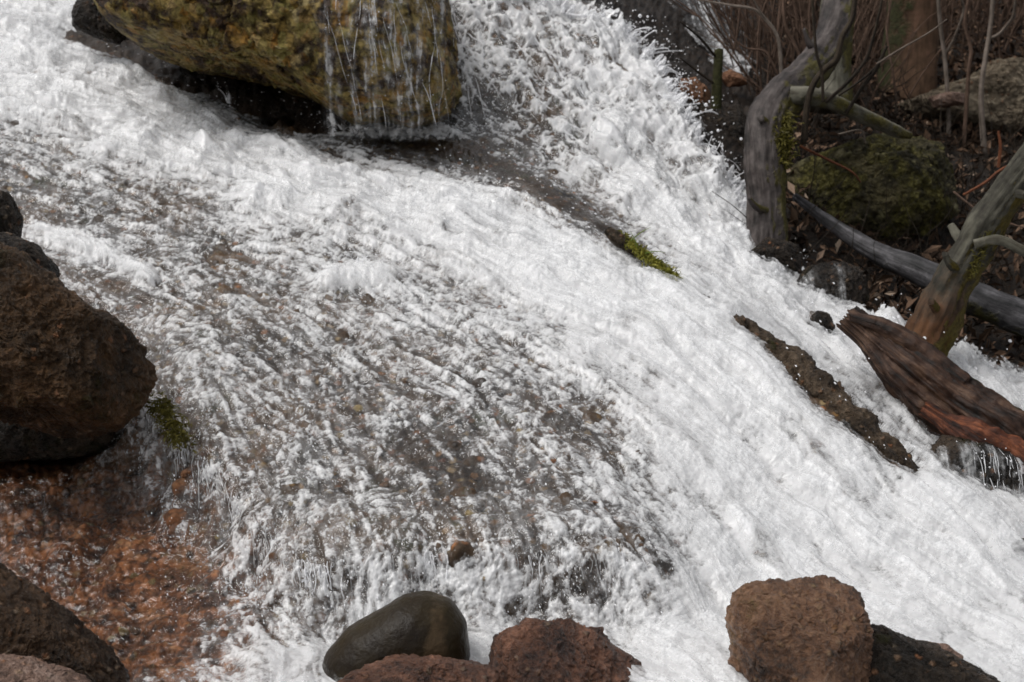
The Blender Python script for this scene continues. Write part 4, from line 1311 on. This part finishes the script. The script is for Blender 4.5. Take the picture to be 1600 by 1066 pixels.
# moss on the ridge
mc = empty('moss_clump', P(1000, 400, 5.2))
tag(mc, 'bright yellow green moss clump with a grass blade on the ridge between the streams', 'moss')
moss_tuft([P(962, 364, 5.24), P(985, 382, 5.16), P(1010, 402, 5.09), P(1030, 416, 5.03), P(1058, 436, 4.97)], .011, 1700, .024, MOSSLEAF, 'moss', parent=mc, loc=P(1000, 400, 5.2), seed=5)
for i, (tip, sw) in enumerate((((1017, 355), 1), ((985, 362), .6), ((1040, 395), .5))):
    q0 = P(984 + i * 12, 378 + i * 9, 5.16 - i * .04)
    q1 = P(tip[0], tip[1], 5.1)
    v, q, t_, wv = tube([q0, (q0 + q1) / 2 + np.array([0, 0, .006]), q1], np.array([.0022, .0018, .0006]), 12, 5)
    mesh_obj('grass_blade', v, [q, t_], GRASS, parent=mc, loc=q0)
boulder('ridge_rock', [(925, 350), (950, 352), (985, 375), (1030, 412), (1062, 440), (1052, 447), (1005, 420), (955, 378)], 5.2, .05, RIDGE, 'mossy end of the dark ridge beneath the bright moss clump', seed=31, center=(1000, 402))

mc2 = empty('moss_clump', P(262, 660, 4.0))
tag(mc2, 'dark green moss hanging on the lip of the slab beside the large brown boulder', 'moss')
moss_tuft([P(242, 628, 4.10), P(258, 645, 4.04), P(272, 668, 3.99), P(284, 692, 3.93)], .020, 900, .024, MOSSDARK, 'moss', parent=mc2, loc=P(262, 660, 4.0), seed=8)
for pth in ([(1198, 330, 5.73, 7), (1180, 322, 5.68, 5), (1172, 312, 5.66, 3)], [(1206, 200, 5.9, 7), (1190, 186, 5.84, 5)], [(1285, 85, 6.32, 7), (1266, 70, 6.3, 5), (1258, 50, 6.3, 3)]):
    timber('branch_stub', pth, GREYBARK, parent=bt, nlen=16, nseg=14, bumpy=.3, ridge=.2, seed=int(pth[0][1]), jag1=.01)
for pth in ([(1500, 425, 5.03, 8), (1484, 412, 4.99, 6), (1478, 400, 4.98, 4)], [(1580, 300, 5.03, 8), (1600, 305, 4.98, 6)], [(1468, 490, 5.0, 9), (1456, 474, 4.95, 5)]):
    timber('branch_stub', pth, LEANBARK, parent=lt, nlen=16, nseg=14, bumpy=.3, ridge=.2, seed=int(pth[0][1]), jag1=.01)

# loose stones
stones = []
for k in range(5):
    rg = np.random.default_rng(60 + k)
    d, fcs = ico(5)
    q = d * rg.uniform(.6, 1.1, 3)
    for _ in range(6):
        nn = rg.normal(size=3); nn /= np.linalg.norm(nn)
        sup = q @ nn
        q = q - nn * (np.clip(sup - sup.max() * .72, 0, None) * .85)[:, None]
    q = q + d * (fbm(d * 2 + k * 9, 4) * .18)[:, None]
    stones.append((q, fcs))
PEB = [rock_mat('pebble_orange', (.05, .018, .008), (.17, .07, .028), (.28, .14, .07), rough=.4, pamt=.2, bump=.4), rock_mat('pebble_brown', (.025, .014, .008), (.08, .045, .025), (.14, .085, .05), rough=.4, pamt=.2, bump=.4),
       rock_mat('pebble_ochre', (.06, .04, .014), (.17, .12, .045), (.28, .22, .11), rough=.4, pamt=.2, bump=.4), rock_mat('pebble_grey', (.02, .018, .016), (.07, .06, .05), (.15, .13, .11), rough=.4, pamt=.2, bump=.4)]
protos = []
for k in range(5):
    for m_ in range(4):
        me = None
        protos.append((k, m_))
PMESH = {}


def pebble(px, py, size, k, m_, label, group, sink=.2):
    p = hit(px, py)
    key = (k, m_)
    if key not in PMESH:
        o = mesh_obj('pebble', stones[k][0], stones[k][1], PEB[m_])
        PMESH[key] = o.data
    else:
        o = bpy.data.objects.new('pebble', PMESH[key])
        COL.objects.link(o)
    s = size / FPX * p[1]
    o.location = Vector((p[0], p[1], p[2] + s * (.5 - sink)))
    o.scale = (s, s, s * .75)
    o.rotation_euler = (random.uniform(-.5, .5), random.uniform(-.5, .5), random.uniform(0, 6.3))
    tag(o, label, 'pebble', group)


rg = np.random.default_rng(77)
redpoly = [(30, 740), (200, 720), (300, 790), (380, 880), (430, 960), (400, 1010), (330, 1050), (230, 1060), (120, 940), (20, 850)]
cnt = 0
while cnt < 70:
    px, py = rg.uniform(20, 440), rg.uniform(720, 1060)
    if in_poly(np.array([px]), np.array([py]), redpoly)[0]:
        pebble(px, py, rg.uniform(4, 9) * (1 + .8 * (rg.random() > .85)), int(rg.integers(5)), int(rg.choice([0, 0, 0, 1, 1, 2])), 'reddish pebble bedded in the shallow red gravel at the left', 'pebbles in the red gravel bed')
        cnt += 1
slabpoly = [(260, 640), (420, 560), (640, 560), (900, 610), (1000, 720), (1010, 860), (700, 850), (450, 860)]
cnt = 0
while cnt < 60:
    px, py = rg.uniform(250, 1010), rg.uniform(560, 870)
    if in_poly(np.array([px]), np.array([py]), slabpoly)[0]:
        pebble(px, py, rg.uniform(5, 11), int(rg.integers(5)), int(rg.choice([0, 1, 1, 2, 3, 3])), 'small stone stuck on the slab with thin water streaming over it', 'stones on the wet slab', .1)
        cnt += 1
for q in ((265, 822, 13, 0, 0), (235, 800, 12, 1, 1), (295, 745, 14, 2, 0), (185, 1014, 11, 3, 0), (175, 1000, 9, 4, 2)):
    pebble(*q, 'reddish pebble bedded in the shallow red gravel at the left', 'pebbles in the red gravel bed')

# ------------------------------------------------------------------ spray: droplets and strings of thrown water
b = NB('thrown_water')
g1 = b.bsdf((.88, .885, .9), .15, None, .5)
g2 = b.n('ShaderNodeBsdfTranslucent')
g2.inputs[0].default_value = (.9, .9, .92, 1)
m_ = b.n('ShaderNodeMixShader')
m_.inputs[0].default_value = .35
b.l(g1, m_.inputs[1])
b.l(g2.outputs[0], m_.inputs[2])
tr_ = b.n('ShaderNodeBsdfTransparent')
m2_ = b.n('ShaderNodeMixShader')
cc = b.coord()
b.l(b.ramp(b.noise(cc, 60, 3).outputs[0], [(.35, .05), (.65, .55)]), m2_.inputs[0])
b.l(m_.outputs[0], m2_.inputs[1])
b.l(tr_.outputs[0], m2_.inputs[2])
SPRAY = b.done(m2_.outputs[0])
SV, SQ, ST = [], [], []
SN = [0]


def add_strand(pts, rad, nlen=18, nseg=7, beads=.5, seed=0):
    rad = np.asarray(rad, float)
    v, q, t_, _ = tube(pts, rad, nlen, nseg, bumpy=beads, seed=seed)
    SV.append(v); SQ.append(q + SN[0]); ST.append(t_ + SN[0])
    SN[0] += len(v)


def add_drop(p, r, stretch=None):
    d, fcs = ico(2)
    q = d * r
    if stretch is not None:
        L = np.linalg.norm(stretch)
        u = stretch / (L + 1e-9)
        q = q + u[None] * ((q @ u) * L)[:, None]
    SV.append(q + p); ST.append(fcs + SN[0])
    SN[0] += len(q)


def surf(px, py, up=0.03):
    p = hit(px, py)
    nn = np.array([samp(g, np.array([p[0]]), np.array([p[1]]))[0] for g in (NX, NY, NZ)])
    return p + nn * up, nn


def flow3(p):
    a = np.array([p[0]]), np.array([p[1]])
    vx, vy = samp(VX, *a)[0], samp(VY, *a)[0]
    e = .05
    dz = samp(H, np.array([p[0] + vx * e]), np.array([p[1] + vy * e]))[0] - samp(H, *a)[0]
    v = np.array([vx, vy, dz / e])
    return v / np.linalg.norm(v)


rg = np.random.default_rng(123)
# along the outer edge of the upper fall and the right stream
edge = spline(np.array([(px, py, 0) for px, py in [(700, 0), (800, 2), (880, 10), (940, 45), (990, 62), (1035, 108), (1060, 150), (1090, 200), (1130, 260), (1168, 312), (1165, 380), (1228, 430), (1290, 480)]], float), 300)
def crown(p0, vm, n_, Lm, rm, seed):
    """a ragged lump of thrown water with fingers breaking into drops"""
    d, fcs = ico(4)
    u = vm / np.linalg.norm(vm)
    q = d * rm * 1.6
    nz = fbm(d * 1.6 + seed * 3.1, 3, .5)
    q = q * (1 + .9 * nz)[:, None] + u[None] * (np.clip(d @ u, 0, 1) ** 2 * Lm * .3)[:, None]
    SV.append(q + p0); ST.append(fcs + SN[0])
    SN[0] += len(q)
    for j in range(n_):
        v = u + rg.normal(size=3) * .5
        v /= np.linalg.norm(v)
        L = Lm * rg.uniform(.35, 1.2)
        q0 = p0 + rg.normal(size=3) * rm * .9
        side = rg.normal(size=3) * .3
        pts = [q0 + v * L * t + side * L * t * (1 - t) + np.array([0, 0, -.8]) * L * t * t * .5 for t in np.linspace(0, 1, 6)]
        r0 = rm * rg.uniform(.25, .6)
        prof = np.array([1.7, 1.0, .7, .55, .6, .75]) * rg.uniform(.5, 1.4, 6)
        add_strand(pts, r0 * prof, 22, 8, 1.2, seed=seed * 9 + j)
        for _ in range(rg.integers(5, 12)):
            add_drop(pts[rg.integers(2, 6)] + v * rg.uniform(0, .5) * L + rg.normal(size=3) * .02, r0 * rg.uniform(.15, 1.0) ** 1.3, v * rg.uniform(0, .5))


for k in range(120):
    e = edge[rg.integers(10, 240)]
    p0, nn = surf(e[0] - rg.uniform(10, 34), e[1] + rg.uniform(-6, 6), .025)
    vm = np.array([rg.uniform(.1, .9), rg.uniform(-.4, .1), rg.uniform(.2, 1.1)])
    big = rg.random() ** 2
    crown(p0, vm, int(rg.integers(1, 4)), .04 + .13 * big, .005 + .007 * big, k)
for px, py, vx, vz, L, rm in ((1112, 305, .35, 1, .24, .012), (1130, 290, .4, 1, .22, .011), (1100, 262, .6, .9, .18, .010), (1068, 196, .7, .7, .16, .009), (985, 78, .25, 1, .18, .009), (925, 48, .15, 1, .13, .008), (1035, 145, .7, .8, .15, .009), (880, 15, .1, 1, .12, .008), (1000, 100, .6, .9, .15, .008), (1140, 330, .5, .9, .15, .009),
                              (358, 165, .1, 1, .09, .006), (560, 425, 0, 1, .10, .005), (1380, 505, .5, .8, .1, .006), (1535, 585, .4, .9, .1, .006), (1160, 372, .7, .5, .09, .008), (1240, 420, .5, .8, .08, .007)):
    p0, nn = surf(px, py, .02)
    crown(p0, np.array([vx, -.15, vz]), 3, L, rm, int(px))
for px, py, r in ((1180, 292, 4), (1179, 307, 3), (1158, 217, 2.5), (1122, 204, 2.5), (1112, 207, 2), (1103, 164, 3), (1000, 25, 3), (1012, 26, 2), (955, 5, 1.5)):
    add_drop(P(px, py, 5.85), r / FPX * 5.85)
# strings of water over the face of the fall
for k in range(170):
    px, py = rg.uniform(690, 1150), rg.uniform(-5, 360)
    if py < (px - 880) * .95 + 10 or py > 40 + (px - 640) * .75:
        continue
    p, nn = surf(px, py, rg.uniform(.012, .04))
    pts = [p]
    off = rg.normal(size=3) * .12
    for j in range(5):
        d = flow3(pts[-1]) + off + rg.normal(size=3) * .08
        d /= np.linalg.norm(d)
        pts.append(pts[-1] + d * rg.uniform(.015, .05))
    r0 = rg.uniform(.001, .0032)
    add_strand(pts, r0 * np.array([.3, .8, 1.1, .9, .6, .2]), 20, 6, .6, seed=k)
# trickles over boulders
def trickles(bname, pxs, n, z0, z1, yref, rmin, rmax, rgs, step=.03):
    bw, bf = BVH[bname]
    bvh = BVHTree.FromPolygons([tuple(q) for q in bw], [tuple(int(z) for z in q) for q in bf])
    for k in range(n):
        x = P(pxs(k), 100, yref)[0]
        z = rgs.uniform(z0 + .55 * (z1 - z0), z1) if k % 3 else z1
        zend = z0 if k % 2 else z - (z1 - z0) * rgs.uniform(.15, .5)
        pts, lasty = [], None
        vx = rgs.normal() * .15 + .12
        while z > max(zend, z0):
            hp = bvh.ray_cast(Vector((x, 2.0, z)), Vector((0, 1, 0)))
            if hp[0] is not None:
                y = hp[0].y - .005
                if lasty is not None:
                    y = min(y, lasty + step * .3)
                lasty = y
            elif lasty is None:
                z -= step
                continue
            pts.append((x, lasty, z))
            vx = .85 * vx + rgs.normal() * .07 + .02
            x += vx * step
            z -= step
        n_ = len(pts)
        i0 = 0
        while i0 < n_ - 3:
            i1 = min(n_, i0 + int(rgs.integers(4, 12)))
            if i1 - i0 >= 3:
                r0 = rgs.uniform(rmin, rmax) * (1.6 if rgs.random() < .12 else 1)
                prof = np.sin(np.linspace(.15, np.pi - .3, i1 - i0)) * (.5 + .8 * rgs.random(i1 - i0)) + .12
                add_strand(pts[i0:i1], r0 * prof, (i1 - i0) * 4, 6, .8, seed=k)
            i0 = i1 + int(rgs.integers(0, 4))
        for q in pts:
            if rgs.random() < .35:
                add_drop(np.array(q) + rgs.normal(size=3) * np.array([.012, .006, .01]), rgs.uniform(.001, .003))


base_z = P(600, 200, 6.2)[2] + .02
cl = [535, 545, 590, 600, 612, 628, 640, 655, 670, 690, 700]
trickles('mossy_boulder', lambda k: rg.choice(cl) + rg.normal() * 9 if k < 18 else rg.uniform(515, 712), 24, base_z, 1.85, 6.25, .0005, .0018, rg)
wr = [o for o in BVH if o.startswith('wet_rock')][0]
trickles(wr, lambda k: rg.uniform(1450, 1640), 26, BVH[wr][0][:, 2].min() + .05, BVH[wr][0][:, 2].max(), 4.2, .0006, .0016, rg, .012)


def veil(bname, px0, px1, yref, z0, z1, step, name, label, dens, centers=None):
    bw, bf = BVH[bname]
    bvh = BVHTree.FromPolygons([tuple(q) for q in bw], [tuple(int(z) for z in q) for q in bf])
    xa, xb = P(px0, 100, yref)[0], P(px1, 100, yref)[0]
    nx, nz = int((xb - xa) / step), int((z1 - z0) / step)
    V = np.zeros((nz, nx, 3))
    ok = np.zeros((nz, nx), bool)
    for i in range(nx):
        x = xa + i * step
        last = None
        for j in range(nz):
            z = z1 - j * step
            hp = bvh.ray_cast(Vector((x, 2.0, z)), Vector((0, 1, 0)))
            if hp[0] is not None:
                y = hp[0].y - .004
                last = y if last is None else min(y, last + step * .25)
                ok[j, i] = True
            elif last is not None:
                ok[j, i] = True
            V[j, i] = (x, last if last is not None else yref, z)
    p = V.reshape(-1, 3)
    ww = np.stack([p[:, 0] + .02 * fbm(p * np.array([9, 0, 7]) + 3, 3), 0 * p[:, 0], p[:, 2]], 1)
    n_ = fbm(ww * np.array([26, 1, 2.2]) + 7, 3, .6) * 2.2 + fbm(ww * np.array([80, 1, 6]) + 27, 3, .6) * 1.6 + fbm(ww * np.array([30, 1, 24]) + 47, 4, .65) * 2.2
    dn = np.full(len(p), dens)
    if centers:
        cx = np.array([P(q, 100, yref)[0] for q in centers])
        dn = dn + .9 * np.exp(-(np.abs(p[:, 0:1] - cx[None]).min(1) / .014) ** 2)
    edge_f = sstep(z0, z0 + .09, p[:, 2]) * sstep(0, .06, p[:, 0] - xa) * sstep(0, .06, xb - p[:, 0])
    fo = edge_f / (1 + np.exp(-(n_ - 1.5 + dn) * 2.4))
    p = p + np.array([0, -1, 0]) * (.003 * np.clip(n_, -1, 3) + .002)[:, None]
    fcs = grid_faces(nz, nx)
    okf = ok.ravel()
    fcs = fcs[okf[fcs].all(1)]
    v_, f_, a_ = compact(p, fcs, {'foam': np.zeros(len(p)), 'froth': fo * .85, 'layer': np.ones(len(p))})
    o = mesh_obj(name, v_, f_, WATER_MAT, attrs=a_)
    return tag(o, label, None, None, 'structure')


veil('mossy_boulder', 515, 716, 6.25, base_z - .06, 1.84, .0032, 'water', 'thin broken veil of water running down the golden lichen boulder', .05, [535, 592, 604, 628, 650, 664, 695])
wr2 = [o for o in BVH if o.startswith('wet_rock')][1]
veil(wr2, 1245, 1352, 5.35, BVH[wr2][0][:, 2].min() + .03, BVH[wr2][0][:, 2].max(), .004, 'water', 'thin veil of water sliding over the dark wet rock below the long grey log', .25)
veil(wr, 1440, 1660, 4.2, BVH[wr][0][:, 2].min() + .04, BVH[wr][0][:, 2].max(), .003, 'water', 'veil of water running over the rounded wet rock under the log', .55)
for k in range(26):
    p0, nn = surf(rg.uniform(520, 720), rg.uniform(200, 214), .008)
    crown(p0, np.array([rg.normal() * .5, -.4, 1.0]), int(rg.integers(1, 3)), rg.uniform(.02, .06), .0035, 500 + k)
# threads of water dropping from the lip of the ledge
lip = spline(np.array([(228, 635, 0), (270, 680, 0), (310, 722, 0), (350, 765, 0), (400, 822, 0), (450, 878, 0), (520, 890, 0), (640, 878, 0), (760, 876, 0), (900, 870, 0), (1000, 880, 0)], float), 400)
for k in range(230):
    e = lip[int(400 * rg.random() ** 1.35)]
    p0, nn = surf(e[0] + rg.normal() * 5, e[1] - rg.uniform(0, 14), .012)
    v0 = flow3(p0) * rg.uniform(.25, .75) + np.array([rg.normal() * .06, -.1, 0])
    pts = []
    for t in np.arange(0, .32, .025):
        q = p0 + v0 * t + np.array([0, 0, -4.9 * t * t])
        if q[2] < samp(H, np.array([q[0]]), np.array([q[1]]))[0] - .01:
            break
        pts.append(q + rg.normal(size=3) * .003)
    if len(pts) < 4:
        continue
    a_ = int(rg.integers(0, max(1, len(pts) - 4)))
    pts = pts[a_:]
    if len(pts) < 3:
        continue
    r0 = rg.uniform(.0006, .0026)
    add_strand(pts, r0 * (.4 + .9 * rg.random(len(pts))), len(pts) * 4, 6, .9, seed=k)
    for q in pts:
        if rg.random() < .5:
            add_drop(q + rg.normal(size=3) * .012, rg.uniform(.0006, .0024), np.array([0, 0, -rg.uniform(0, 1.2)]))
# droplets in the air; stretched white ones on the surface also stand for glints
zones = [((690, 0, 1160, 380), 1100, .05, .0008, .0035), ((480, 170, 760, 225), 260, .03, .0007, .0022), ((480, 390, 640, 500), 260, .04, .001, .0025), ((150, 60, 500, 200), 260, .06, .001, .0028), ((230, 640, 520, 1000), 500, .03, .0008, .0022),
         ((500, 840, 1050, 1000), 600, .03, .0008, .0024), ((260, 280, 1000, 850), 1500, .018, .0008, .002), ((1180, 420, 1600, 640), 400, .05, .0015, .004), ((0, 720, 430, 1040), 70, .012, .0006, .0014), ((1330, 490, 1560, 600), 60, .10, .002, .006), ((1100, 500, 1560, 960), 500, .04, .0008, .0025)]
for (x0, y0, x1, y1), n_, up, ra_, rb_ in zones:
    for k in range(n_):
        px, py = rg.uniform(x0, x1), rg.uniform(y0, y1)
        p, nn = surf(px, py, .01 + abs(rg.normal()) * up)
        if not in_poly(np.array([p[0]]), np.array([p[1]]), water_poly)[0]:
            continue
        r = ra_ + (rb_ - ra_) * rg.random() ** 2.5
        add_drop(p + rg.normal(size=3) * .01, r, flow3(p) * rg.uniform(.2, 1.6))
spray = mesh_obj('spray', np.concatenate(SV), [np.concatenate(SQ), np.concatenate(ST)], SPRAY)
tag(spray, 'droplets and strings of white water thrown off the cascade, with white specks as surface glints', None, None, 'stuff')
